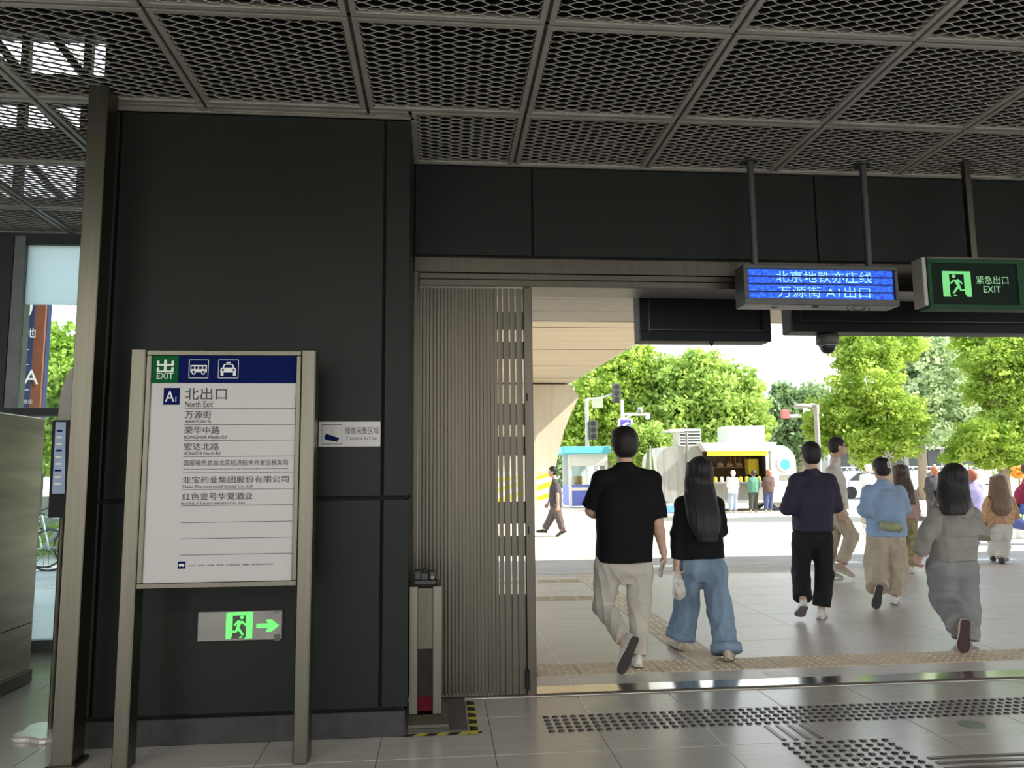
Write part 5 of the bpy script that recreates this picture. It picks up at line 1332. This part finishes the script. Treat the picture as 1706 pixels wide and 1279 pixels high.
        for q in 'lr':
            H_, K_, A_ = (L['hl'] if q == 'l' else L['hr']), L['k'+q], L['a'+q]
            Vt.cap(H_, K_, r_t, r_k, k=.03); E_ = K_+(A_-K_)*hl; Vt.cone(K_, E_, r_k, r_h, k=.02)
        for q in 'lr':
            pass
        tz0 = L['kl'][2]
        tr_ = Vt.mesh('trousers', legs['m'], root, fold=fold(legs.get('amp', .006), 3+int(J['hd'][0]), legs.get('f', .8)))
        if legs.get('cuff'):
            for q in 'lr':
                K_, A_ = L['k'+q], L['a'+q]; d_ = unit(A_-K_); E_ = K_+(A_-K_)*(hl-.015)
                MB().tube([Vector(E_-d_*.055), Vector(E_+d_*.004)], r_h+.009, 20).build('cuff', legs['m'], tr_, smooth=True)
    for q in 'lr':
        L['a'+q][2] = max(L['a'+q][2], .087*s-(rootz if rootz else 0)); L['t'+q][2] = max(L['t'+q][2], .020*s)
        shoe(root, L['a'+q], L['t'+q], L['k'+q], s, shoes[0], shoes[1])
    zz_ = min(v.co.z for ch in root.children_recursive if ch.name.startswith(('shoe', 'outsole')) for v in ch.data.vertices)
    dz_ = -zz_ if lift else 0.
    # top
    if top:
        hz = loc(np.array(at(J['nk'][0], top['hem'], Y)))[2]
        Vs = Vol(lo-np.array([.1, .1, 0]), hi+np.array([.1, .1, 0]), h)
        e = top.get('e', .022); wh, wc = top['w']          # half width at hem and at the chest, metres
        dph = top.get('dp', .15)
        zt_ = sm[2]; rows = []
        for u_, wd, dd in ((0, wh, dph), (.35, (wh+wc)/2, dph*.97), (.62, wc, dph*.98), (.84, wc*.98, dph*.92), (.96, wc*.84, dph*.72), (1.04, sw*.55, dph*.5)):
            z = hz+(zt_-hz)*u_; tt = (z-hp[2])/max(sm[2]-hp[2], .1); p = tz(max(0, tt)); rows.append((z, p[0], p[1]+top.get('dy', 0), wd, dd))
        Vs.loft(rows, k=.03, p=2.5)
        Vs.cap(L['sl'], L['sr'], .058*b+e*.3, .058*b+e*.3, k=.03)
        Vs.cap(sm, nk-np.array([0, .0, .012]), .085*b, .064*s, k=.03)
        for q in 'lr': Vs.cap(nk-np.array([0, 0, .035*s]), L['s'+q], .058*b, .052*b, k=.04)
        sl_ = top.get('sleeve', 'long'); ru, rc_ = top.get('sr', (.062, .045))
        for q in 'lr':
            S, E, Wr = L['s'+q], L['e'+q], L['w'+q]
            if sl_ == 'short':
                E2 = S+(E-S)*top.get('sl', .85); Vs.cone(S, E2, ru, rc_, k=.03)
            else:
                f_ = top.get('sl', .96); Vs.cap(S, E, ru, (ru+rc_)/2*1.03, k=.03); Vs.cone(E, E+(Wr-E)*f_, (ru+rc_)/2, rc_, k=.02)
        for q in 'lr':
            S, E, Wr = L['s'+q], L['e'+q], L['w'+q]
            pass
        tp_ = Vs.mesh('top', top['m'], root, fold=fold(top.get('amp', .005), 11+int(J['hd'][0]), top.get('f', .7)))
        tp_.name = top.get('n', 'shirt')
        if top.get('collar'):
            MB().tube([Vector(nk-np.array([0, .002, .030])), Vector(nk+np.array([0, .004, .024]))], [.078*s, .066*s], 20).build('collar', top.get('cm', top['m']), tp_, smooth=True)
        if top.get('hood'):
            Vd = Vol(nk-np.array([.3, .3, .3]), nk+np.array([.3, .3, .2]), h); g = top['hood']
            pts = [(-.115, .03, .0), (-.105, -.05, -.035), (-.055, -.105, -.075-g), (0, -.12, -.095-g), (.055, -.105, -.075-g), (.105, -.05, -.035), (.115, .03, .0)]
            for a_, b_ in zip(pts[:-1], pts[1:]): Vd.cap(nk+np.array(a_)*s, nk+np.array(b_)*s, .032*s, .032*s, k=.03)
            Vd.cap(nk+np.array([-.07, -.09, -.06-g])*s, nk+np.array([.07, -.09, -.06-g])*s, .04*s, k=.04)
            Vd.mesh('hood', top['m'], tp_, fold=fold(.004, 9, .8))
    ORG[root.name] = o_
    root.location.z += dz_
    return root, L, o_
def attach(root, L0, fn):       # build children in the figure's own frame
    o_ = ORG[root.name]; ORG[root.name] = Vector((0, 0, 0)); r = fn(); ORG[root.name] = o_; return r

BLK = smat('cloth_black', (.007, .0075, .009)); NVYC = smat('cloth_navy', (.035, .032, .055), .7); CREAM = smat('cloth_cream', (.46, .43, .38)); DENIM = smat('denim_blue', (.17, .24, .33), scale=5, var=.25, stretch=(2, 2, .5))
BLKT = smat('cloth_charcoal_trousers', (.018, .018, .02)); BEIGE = smat('cloth_beige', (.44, .38, .30)); SKY = smat('cloth_light_blue', (.27, .38, .56), .8, var=.1); GREYH = smat('cloth_grey_hoodie', (.26, .245, .23)); GREYT = smat('cloth_grey_trousers', (.22, .23, .235))
WHT = smat('cloth_offwhite', (.58, .56, .52)); PINK = smat('cloth_pink', (.42, .28, .25)); OLIVE = mat('cloth_olive_pattern', (.20, .17, .08), .9, col2=(.36, .32, .18), scale=22)
LEO = mat('cloth_orange_pattern', (.34, .15, .07), .85, col2=(.58, .40, .24), scale=26); CHAR = smat('cloth_charcoal', (.075, .07, .075)); TAUPE = smat('cloth_taupe', (.13, .105, .10)); GRN = smat('cloth_green', (.12, .30, .22)); JN = smat('jeans_dark', (.09, .11, .22)); PUR = smat('cloth_lilac', (.30, .28, .50)); PALEJ = smat('jeans_pale', (.42, .50, .66)); WHITEC = smat('cloth_white', (.78, .78, .76)); DG = smat('cloth_dark_grey', (.09, .09, .08)); BRN = smat('cloth_brown', (.14, .09, .08)); MAR = smat('cloth_maroon', (.25, .03, .07))

# 1 man in the black polo
r1, L1_, o1 = person('man in black polo shirt and cream trousers stepping out with one dark sole raised', 5.95,
    dict(hd=(1040, 744), nk=(1041, 778), sl=(1002, 802), sr=(1085, 802), el=(985, 852, .06), wl=(996, 862, .28), er=(1095, 872, -.02), wr=(1105, 920, .03),
         hl=(1014, 945), hr=(1064, 945), kl=(1006, 1010, .10), al=(1041, 1070, -.20), tl=(1032, 1122, -.24), kr=(1066, 1022, .02), ar=(1063, 1096, -.05), tr=(1057, 1100, .17)),
    s=1.02, h=.0072, hair='puffy', build=1.16, handc=.45,
    top=dict(m=BLK, hem=937, w=(.215, .232), dp=.168, sleeve='short', sl=.92, sr=(.072, .092), collar=True, n='polo_shirt', amp=.004),
    legs=dict(m=CREAM, r=(.118, .088, .070, 0), w=.205, len=.97, amp=.007), shoes=(SHOEW, SOLEB))
def f1():
    w_ = L1_['wr']; d = unit(L1_['wr']-L1_['er'])
    MB().tube([Vector(w_-d*.004), Vector(w_+d*.010)], .031, 16).build('bracelet', ALU, r1)
attach(r1, L1_, f1)
ph = MB(); c = at(1101, 948, 5.99); ph.bar((c.x+.012, c.y, c.z+.05), (c.x-.008, c.y-.005, c.z-.06), .012, .066, (0, 1, 0)); tag(ph.build('phone', mat('phone_brown', (.14, .10, .08), .4)), 'brown phone held in the hand of the man in the black polo', 'phone')

# 2 woman in black with jeans
r2, L2_, o2 = person('woman with long black hair in black top and wide blue jeans beside the man', 6.15,
    dict(hd=(1166, 790), nk=(1166, 822), sl=(1137, 842), sr=(1194, 842), el=(1128, 890, -.02), wl=(1127, 936, -.04), er=(1202, 886, .03), wr=(1190, 872, .26),
         hl=(1150, 950), hr=(1188, 950), kl=(1143, 1010, .20), al=(1133, 1066, .22), tl=(1120, 1076, .40), kr=(1200, 1022, -.02), ar=(1211, 1090, -.16), tr=(1218, 1106, .03)),
    s=.95, h=.0078, hair='long', hairpx=[(1165, 775, 18, .02), (1164, 800, 24, -.01), (1167, 830, 28, -.07), (1172, 860, 29, -.13), (1176, 885, 25, -.16), (1178, 905, 14, -.17)], build=.92, handc=.9,
    top=dict(m=BLK, hem=932, w=(.190, .175), dp=.13, sr=(.064, .048), n='black_top', amp=.005),
    legs=dict(m=DENIM, r=(.105, .105, .112, 0), w=.185, len=.99, amp=.010, cuff=True, f=.7), shoes=(SHOET, SOLEB))
bg_ = thing('plastic_bag', 'small clear plastic bag of food hanging from the left hand of the woman in black', 'bag', tuple(at(1130, 1003, 5.98)))
Vb = Vol(np.array(at(1130, 975, 5.98))-.16, np.array(at(1130, 975, 5.98))+.16, .008)
c = np.array(at(1131, 978, 5.98)); Vb.ell(c-[0, 0, .015], (.058, .05, .085), k=.02); Vb.cap(c+[-.01, 0, .04], np.array(at(1127, 945, 6.02)), .035, .012, k=.03)
PB = mat('bag_plastic', (.70, .68, .66), .25, alpha=.62, var=.1, scale=20); Vb.mesh('bag_film', PB, bg_, fold=fold(.008, 4, 1.6))
c2 = c-np.array([0, 0, .05]); MB().lathe(tuple(c2), [(.0, -.025), (.03, -.018), (.038, .01), (.02, .03), (0, .032)], 12).build('food_pack', mat('food_tan', (.52, .42, .26), .7), bg_, smooth=True)

# 3 man in the navy jacket
r3, L3_, o3 = person('man in navy hooded jacket and black trousers with white trainers', 7.55,
    dict(hd=(1350, 757), nk=(1352, 782), sl=(1326, 800), sr=(1380, 800), el=(1313, 846, -.02), wl=(1328, 838, .24), er=(1392, 842, -.02), wr=(1378, 835, .24),
         hl=(1337, 893), hr=(1370, 893), kl=(1334, 950, .06), al=(1338, 1000, -.20), tl=(1331, 1022, -.06), kr=(1373, 955, .0), ar=(1368, 1014, -.02), tr=(1372, 1024, .19)),
    s=1.0, h=.0095, hair='short', build=1.05, handc=.9,
    top=dict(m=NVYC, hem=884, w=(.200, .21), dp=.15, sr=(.082, .066), hood=.0, n='jacket', amp=.008),
    legs=dict(m=BLKT, r=(.108, .095, .090, 0), w=.19, len=.93, amp=.007), shoes=(SHOEW, mat('sole_grey', (.16, .15, .15), .7)))

# 4 man with glasses walking across
r4, L4_, o4 = person('man with glasses in pale sweatshirt and beige trousers walking to the right', 10.2,
    dict(hd=(1396, 744), nk=(1391, 763), sl=(1395, 786, .17), sr=(1386, 786, -.17), el=(1392, 826, .24), wl=(1402, 850, .20), er=(1390, 828, -.24), wr=(1400, 856, -.26),
         hl=(1397, 855, .09), hr=(1393, 855, -.09), kl=(1385, 905, .08), al=(1379, 948, .06), tl=(1397, 958, .0), kr=(1420, 893, -.10), ar=(1400, 942, -.14), tr=(1424, 960, -.26)),
    face=-115, head=10, s=1.0, h=.011, hair='short', build=1.0, handc=.6,
    top=dict(m=WHT, hem=848, w=(.165, .17), dp=.15, sr=(.080, .06), hood=.0, n='sweatshirt', amp=.008),
    legs=dict(m=BEIGE, r=(.12, .10, .085, 0), w=.175, len=.93, amp=.008), shoes=(SHOET, SOLEW))
def f4():
    hc = L4_['hd']; yw = radians(10)
    def hp(x, y, z): return (hc[0]+x*cos(yw)-y*sin(yw), hc[1]+x*sin(yw)+y*cos(yw), hc[2]+z)
    g = MB()
    for q in (-1, 1):
        g.tube([hp(q*.033+.024*cos(t), .108, .004+.020*sin(t)) for t in [2*pi*k/12 for k in range(13)]], .0025, 5); g.tube([hp(q*.057, .106, .008), hp(q*.080, .0, .005)], .0022, 5)
    g.tube([hp(-.010, .108, .006), hp(.010, .108, .006)], .002, 5); g.build('glasses', BLACKM, r4)
attach(r4, L4_, f4)
def f4b():
    zc = L4_['sl'][2]*.62+L4_['hl'][2]*.38; yc = (L4_['sl'][1]+L4_['sr'][1])/2; xc = (L4_['sl'][0]+L4_['sr'][0])/2
    vt = text('VIS', INK, r4, -.09-xc, zc, -(yc+.166), .08, width=.17, bold=.02, ex=.004)
    for v in vt.data.vertices: v.co.x *= -1; v.co.y *= -1
attach(r4, L4_, f4b)

# 5 woman in blue shirt
r5, L5_, o5 = person('woman in light blue shirt with green waist bag and wide beige trousers', 8.15,
    dict(hd=(1468, 783), nk=(1471, 806), sl=(1448, 822), sr=(1497, 822), el=(1441, 852, -.04), wl=(1450, 838, .22), er=(1507, 850, -.02), wr=(1494, 838, .22),
         hl=(1461, 895), hr=(1492, 895), kl=(1459, 942, .08), al=(1462, 985, -.16), tl=(1459, 1010, -.18), kr=(1494, 948, .0), ar=(1490, 996, .0), tr=(1492, 1005, .2)),
    s=.92, h=.0095, hair='short', build=.98, handc=.9,
    top=dict(m=SKY, hem=897, w=(.215, .205), dp=.15, sr=(.085, .07), collar=True, n='shirt', amp=.009, f=.8),
    legs=dict(m=BEIGE, r=(.112, .12, .118, 0), w=.20, len=.97, amp=.010, f=.7), shoes=(SHOEW, SOLEB))
def f5():
    pz_ = (L5_['hl']+L5_['hr'])/2
    Vw = Vol(pz_+[-.25, -.32, -.1], pz_+[.2, .0, .3], .009)
    Vw.cap(pz_+[-.11, -.165, .115], pz_+[.03, -.175, .105], .052, .045, k=.02); Vw.mesh('waist_bag', mat('bag_green', (.30, .34, .20), .7), r5, fold=fold(.004, 2))
    MB().tube([Vector(pz_+[.03, -.17, .09]), Vector(pz_+[.07, -.175, .12]), Vector(pz_+[.09, -.17, .08]), Vector(pz_+[.06, -.17, .05])], .014, 8).build('bag_strap', mat('strap_green', (.34, .36, .24), .7), r5)
    hc = L5_['hd']; WC = mat('clip_white', (.75, .72, .62), .4); g = MB()
    g.box(hc[0]+.0, hc[0]+.012, hc[1]-.13, hc[1]-.12, hc[2]+.0, hc[2]+.07).box(hc[0]+.0, hc[0]+.04, hc[1]-.13, hc[1]-.12, hc[2]+.0, hc[2]+.012).box(hc[0]+.03, hc[0]+.042, hc[1]-.13, hc[1]-.12, hc[2]+.01, hc[2]+.06)
    for k in range(5):
        t = pi/2+(k-2)*.75; g.bar((hc[0]+.04, hc[1]-.09, hc[2]+.12), (hc[0]+.04+.07*cos(t), hc[1]-.09, hc[2]+.12+.07*sin(t)), .014, .014, (0, 1, 0))
    g.tube([(hc[0]+.03, hc[1]-.12, hc[2]+.04), (hc[0]+.04, hc[1]-.09, hc[2]+.12)], .009, 6)
    g.build('hair_clip', WC, r5)
attach(r5, L5_, f5)

# 6 woman in pink cardigan
r6, L6_, o6 = person('woman with long brown hair in pink cardigan and patterned olive trousers', 10.6,
    dict(hd=(1500, 785), nk=(1504, 806), sl=(1488, 820, .05), sr=(1520, 820), el=(1484, 850, .05), wl=(1490, 862, .2), er=(1526, 850, .0), wr=(1522, 872, .12),
         hl=(1497, 868), hr=(1516, 868), kl=(1497, 905, .1), al=(1500, 940, .25), tl=(1502, 946, .42), kr=(1519, 908, .0), ar=(1519, 943, -.02), tr=(1521, 950, .18)),
    face=-15, s=.90, h=.012, hair='long', hairm=HAIRBR, hairpx=[(1500, 775, 12, 0), (1503, 800, 15, -.03), (1508, 820, 17, -.06), (1512, 838, 14, -.08)], build=.92,
    top=dict(m=PINK, hem=862, w=(.17, .165), dp=.13, sr=(.07, .055), n='cardigan', amp=.007), legs=dict(m=OLIVE, r=(.10, .085, .08, 0), w=.165, len=.95, amp=.006), shoes=(SHOEW, SOLEW))

# 7 girl in grey hoodie
r7, L7_, o7 = person('girl with shoulder length black hair in grey hoodie and wide grey trousers', 6.25,
    dict(hd=(1588, 798), nk=(1590, 835), sl=(1560, 858), sr=(1618, 858), el=(1543, 893, -.05), wl=(1532, 926, .02), er=(1632, 886, .0), wr=(1624, 885, .25),
         hl=(1569, 945), hr=(1606, 945), kl=(1573, 998, .12), al=(1601, 1044, -.22), tl=(1603, 1082, -.26), kr=(1609, 1015, .02), ar=(1609, 1068, -.02), tr=(1610, 1076, .18)),
    s=.93, h=.0085, hair='long', hairpx=[(1588, 790, 23, 0), (1588, 812, 28, -.02), (1589, 830, 29, -.05), (1591, 845, 27, -.09), (1590, 858, 18, -.11)], build=.98, handc=.8,
    top=dict(m=GREYH, hem=934, w=(.180, .205), dp=.145, sr=(.078, .058), hood=.035, n='hoodie', amp=.007),
    legs=dict(m=GREYT, r=(.115, .112, .108, 0), w=.195, len=.98, amp=.008, f=.7), shoes=(SHOEW, mat('sole_maroon', (.05, .018, .02), .7, bump=.3, bscale=30)))
def f7():      # boxy upper layer of the hoodie
    c = (L7_['sl']+L7_['sr'])/2; zb = L7_['el'][2]+.0
    Vw = Vol(c+[-.32, -.25, -.34], c+[.32, .25, .08], .009)
    Vw.loft([(zb-.005, c[0]+.01, c[1], .222, .165), (zb+.09, c[0]+.01, c[1], .226, .162), (zb+.16, c[0], c[1], .19, .125), (zb+.2, c[0], c[1], .11, .08)], k=.02)
    Vw.mesh('hoodie_layer', GREYH, r7, fold=fold(.005, 21, .7))
attach(r7, L7_, f7)

# 8 woman in leopard top
r8, L8_, o8 = person('woman with long light brown hair in orange patterned top and cream flared trousers', 11.5,
    dict(hd=(1663, 803), nk=(1665, 823), sl=(1650, 834), sr=(1683, 834), el=(1644, 858, -.02), wl=(1643, 880, .02), er=(1690, 858, .0), wr=(1688, 862, .2),
         hl=(1658, 880), hr=(1676, 880), kl=(1656, 905, .08), al=(1655, 926, .12), tl=(1654, 930, .3), kr=(1674, 908, .0), ar=(1670, 933, -.06), tr=(1670, 939, .12)),
    s=.90, h=.012, hair='long', hairm=HAIRLB, hairpx=[(1663, 795, 14, 0), (1664, 815, 18, -.03), (1666, 835, 21, -.08), (1668, 850, 18, -.1), (1670, 860, 8, -.1)], build=.96,
    top=dict(m=LEO, hem=873, w=(.20, .20), dp=.14, sr=(.085, .07), n='blouse', amp=.008), legs=dict(m=WHT, r=(.10, .085, .10, 0), w=.165, len=.95, amp=.007), shoes=(SHOEB, SOLEB))
hb_ = thing('handbag', 'small brown and green handbag carried by the woman in the patterned top', 'bag', tuple(at(1641, 900, 11.45)))
a = at(1634, 901, 11.4); b = at(1649, 884, 11.4); MB().rings([[(a.x, 11.38, a.z), (b.x, 11.38, a.z), (b.x, 11.48, a.z), (a.x, 11.48, a.z)], [(a.x+.03, 11.4, b.z), (b.x-.03, 11.4, b.z), (b.x-.03, 11.46, b.z), (a.x+.03, 11.46, b.z)]]).build('bag_body', mat('bag_brown', (.24, .14, .08), .5, col2=(.12, .14, .08), scale=9), hb_)
c = at(1643, 875, 11.43); MB().tube([(a.x+.04, 11.43, b.z-.01), (c.x-.02, 11.43, c.z+.05), (c.x+.02, 11.43, c.z+.05), (b.x-.04, 11.43, b.z-.01)], .008, 6).build('bag_handle', BLACK, hb_)

# 9 man walking left by the booth
r9, L9_, o9 = person('man in charcoal t-shirt and dark trousers striding left past the booth', 18.1,
    dict(hd=(920, 789), nk=(924, 802), sl=(925, 809, -.17), sr=(925, 809, .17), el=(929, 828, -.22), wl=(930, 846, -.24), er=(918, 828, .2), wr=(913, 842, .2),
         hl=(927, 848, -.08), hr=(925, 848, .08), kl=(932, 868, -.08), al=(937, 886, -.08), tl=(931, 892, -.08), kr=(917, 868, .08), ar=(907, 885, .08), tr=(896, 888, .08)),
    face=90, s=.93, h=.016, hair='short', build=1.05, top=dict(m=CHAR, hem=848, w=(.17, .18), dp=.15, sleeve='short', sl=.8, sr=(.075, .075), n='t_shirt', amp=.005), legs=dict(m=TAUPE, r=(.11, .09, .08, 0), w=.165, len=.95, amp=.006), shoes=(SHOEB, SOLEB))

# 10-12 customers at the trailer
def customer(label, x, Y, yh, yf, topm, legm, hm, hoody=False, w_=1., hood_m=None, hair='short', extra=None):
    yf = floor_row(x, Y)+1
    k = (yf-yh)/100.
    J = dict(hd=(x, yh+7*k), nk=(x, yh+15*k), sl=(x-8*w_*k*1.05, yh+20*k), sr=(x+8*w_*k*1.05, yh+20*k), el=(x-11*k, yh+36*k), wl=(x-7*k, yh+40*k, .22), er=(x+11*k, yh+36*k), wr=(x+7*k, yh+40*k, .22),
             hl=(x-5*k, yh+52*k), hr=(x+5*k, yh+52*k), kl=(x-5*k, yh+73*k), al=(x-5.5*k, yh+93*k), tl=(x-6*k, yh+97*k, .18), kr=(x+5*k, yh+73*k, .05), ar=(x+5.5*k, yh+93*k, .05), tr=(x+6*k, yh+97*k, .22))
    return person(label, Y, J, s=.93, h=.019, hair=hair, hairm=hm, build=1.0, top=dict(m=topm, hem=yh+53*k, w=(.19, .19), dp=.15, sr=(.075, .06), n='jacket', amp=.006), legs=dict(m=legm, r=(.11, .09, .085, 0), w=.175, len=.95, amp=.006), shoes=(SHOEW, SOLEW))
customer('person in white hooded jacket and pale jeans at the food trailer counter', 1221, 27.1, 784, 854, WHITEC, PALEJ, WHITEC)
customer('person in green jacket and dark trousers at the food trailer counter', 1255, 27.3, 784, 853, GRN, DG, HAIRBR)
customer('person with red brown hair in dark printed jacket and blue jeans at the trailer', 1280, 27.2, 783, 853, BRN, JN, HAIRRD)
# more people farther right
customer('woman with reddish hair in lilac jacket half hidden behind the grey hoodie', 1618, 13.5, 783, 905, PUR, JN, HAIRRD)
customer('person in white cap and white jacket in the distance beside the blue shirt', 1446, 19.0, 773, 880, WHITEC, BEIGE, WHITEC)
customer('person with orange face cover and grey jacket standing beside the parked dark scooter', 1556, 17.9, 777, 880, CHAR, TAUPE, HAIRRD)
# rider on the blue scooter at the right edge
Yr = 14.2
r16, L16, o16 = person('rider in maroon jacket and blue trousers seated on the scooter at the right edge', Yr,
    dict(hd=(1712, 782), nk=(1710, 800), sl=(1708, 810, .17), sr=(1708, 810, -.17), el=(1718, 828, .22), wl=(1738, 830, .25), er=(1716, 828, -.22), wr=(1737, 830, -.25),
         hl=(1704, 848, .09), hr=(1704, 848, -.09), kl=(1734, 852, .14), al=(1735, 884, .12), tl=(1752, 888, .12), kr=(1733, 852, -.14), ar=(1733, 884, -.13), tr=(1750, 888, -.13)),
    face=-90, lift=False, s=.95, h=.016, hair='short', hairm=HAIRBR, top=dict(m=MAR, hem=846, w=(.17, .19), dp=.15, sr=(.08, .06), n='jacket', amp=.006), legs=dict(m=mat('cloth_blue', (.08, .14, .42), .8), r=(.11, .09, .08, 0), w=.17, len=.95), shoes=(SHOEW, SOLEW))
c = at(1697, 787, 15.5)
ob = thing('flower_bucket', 'round orange flower bundle in a white pot at the right edge', 'flowers', (c.x, 15.5, 0))
rg = np.random.default_rng(8); mb = MB()
for k in range(26):
    d = rg.normal(size=3); d /= np.linalg.norm(d); p = np.array([c.x, 15.5, c.z])+d*.13; mb.lathe(tuple(p), [(0, -.04), (.05, -.01), (.05, .02), (0, .04)], 7)
mb.build('blossoms', mat('flower_orange', (.9, .35, .04), .7), ob)
MB().tube([(c.x, 15.5, .3), (c.x, 15.5, c.z-.1)], .02, 6).build('stem', LM2, ob); MB().lathe((c.x, 15.5, 0), [(.14, 0), (.18, .34), (.16, .34)], 16).build('pot', WHITE, ob)

# leftover shared tags
for o in bpy.data.objects:
    for k in ('label', 'category'):
        if k in o and not o[k]: del o[k]
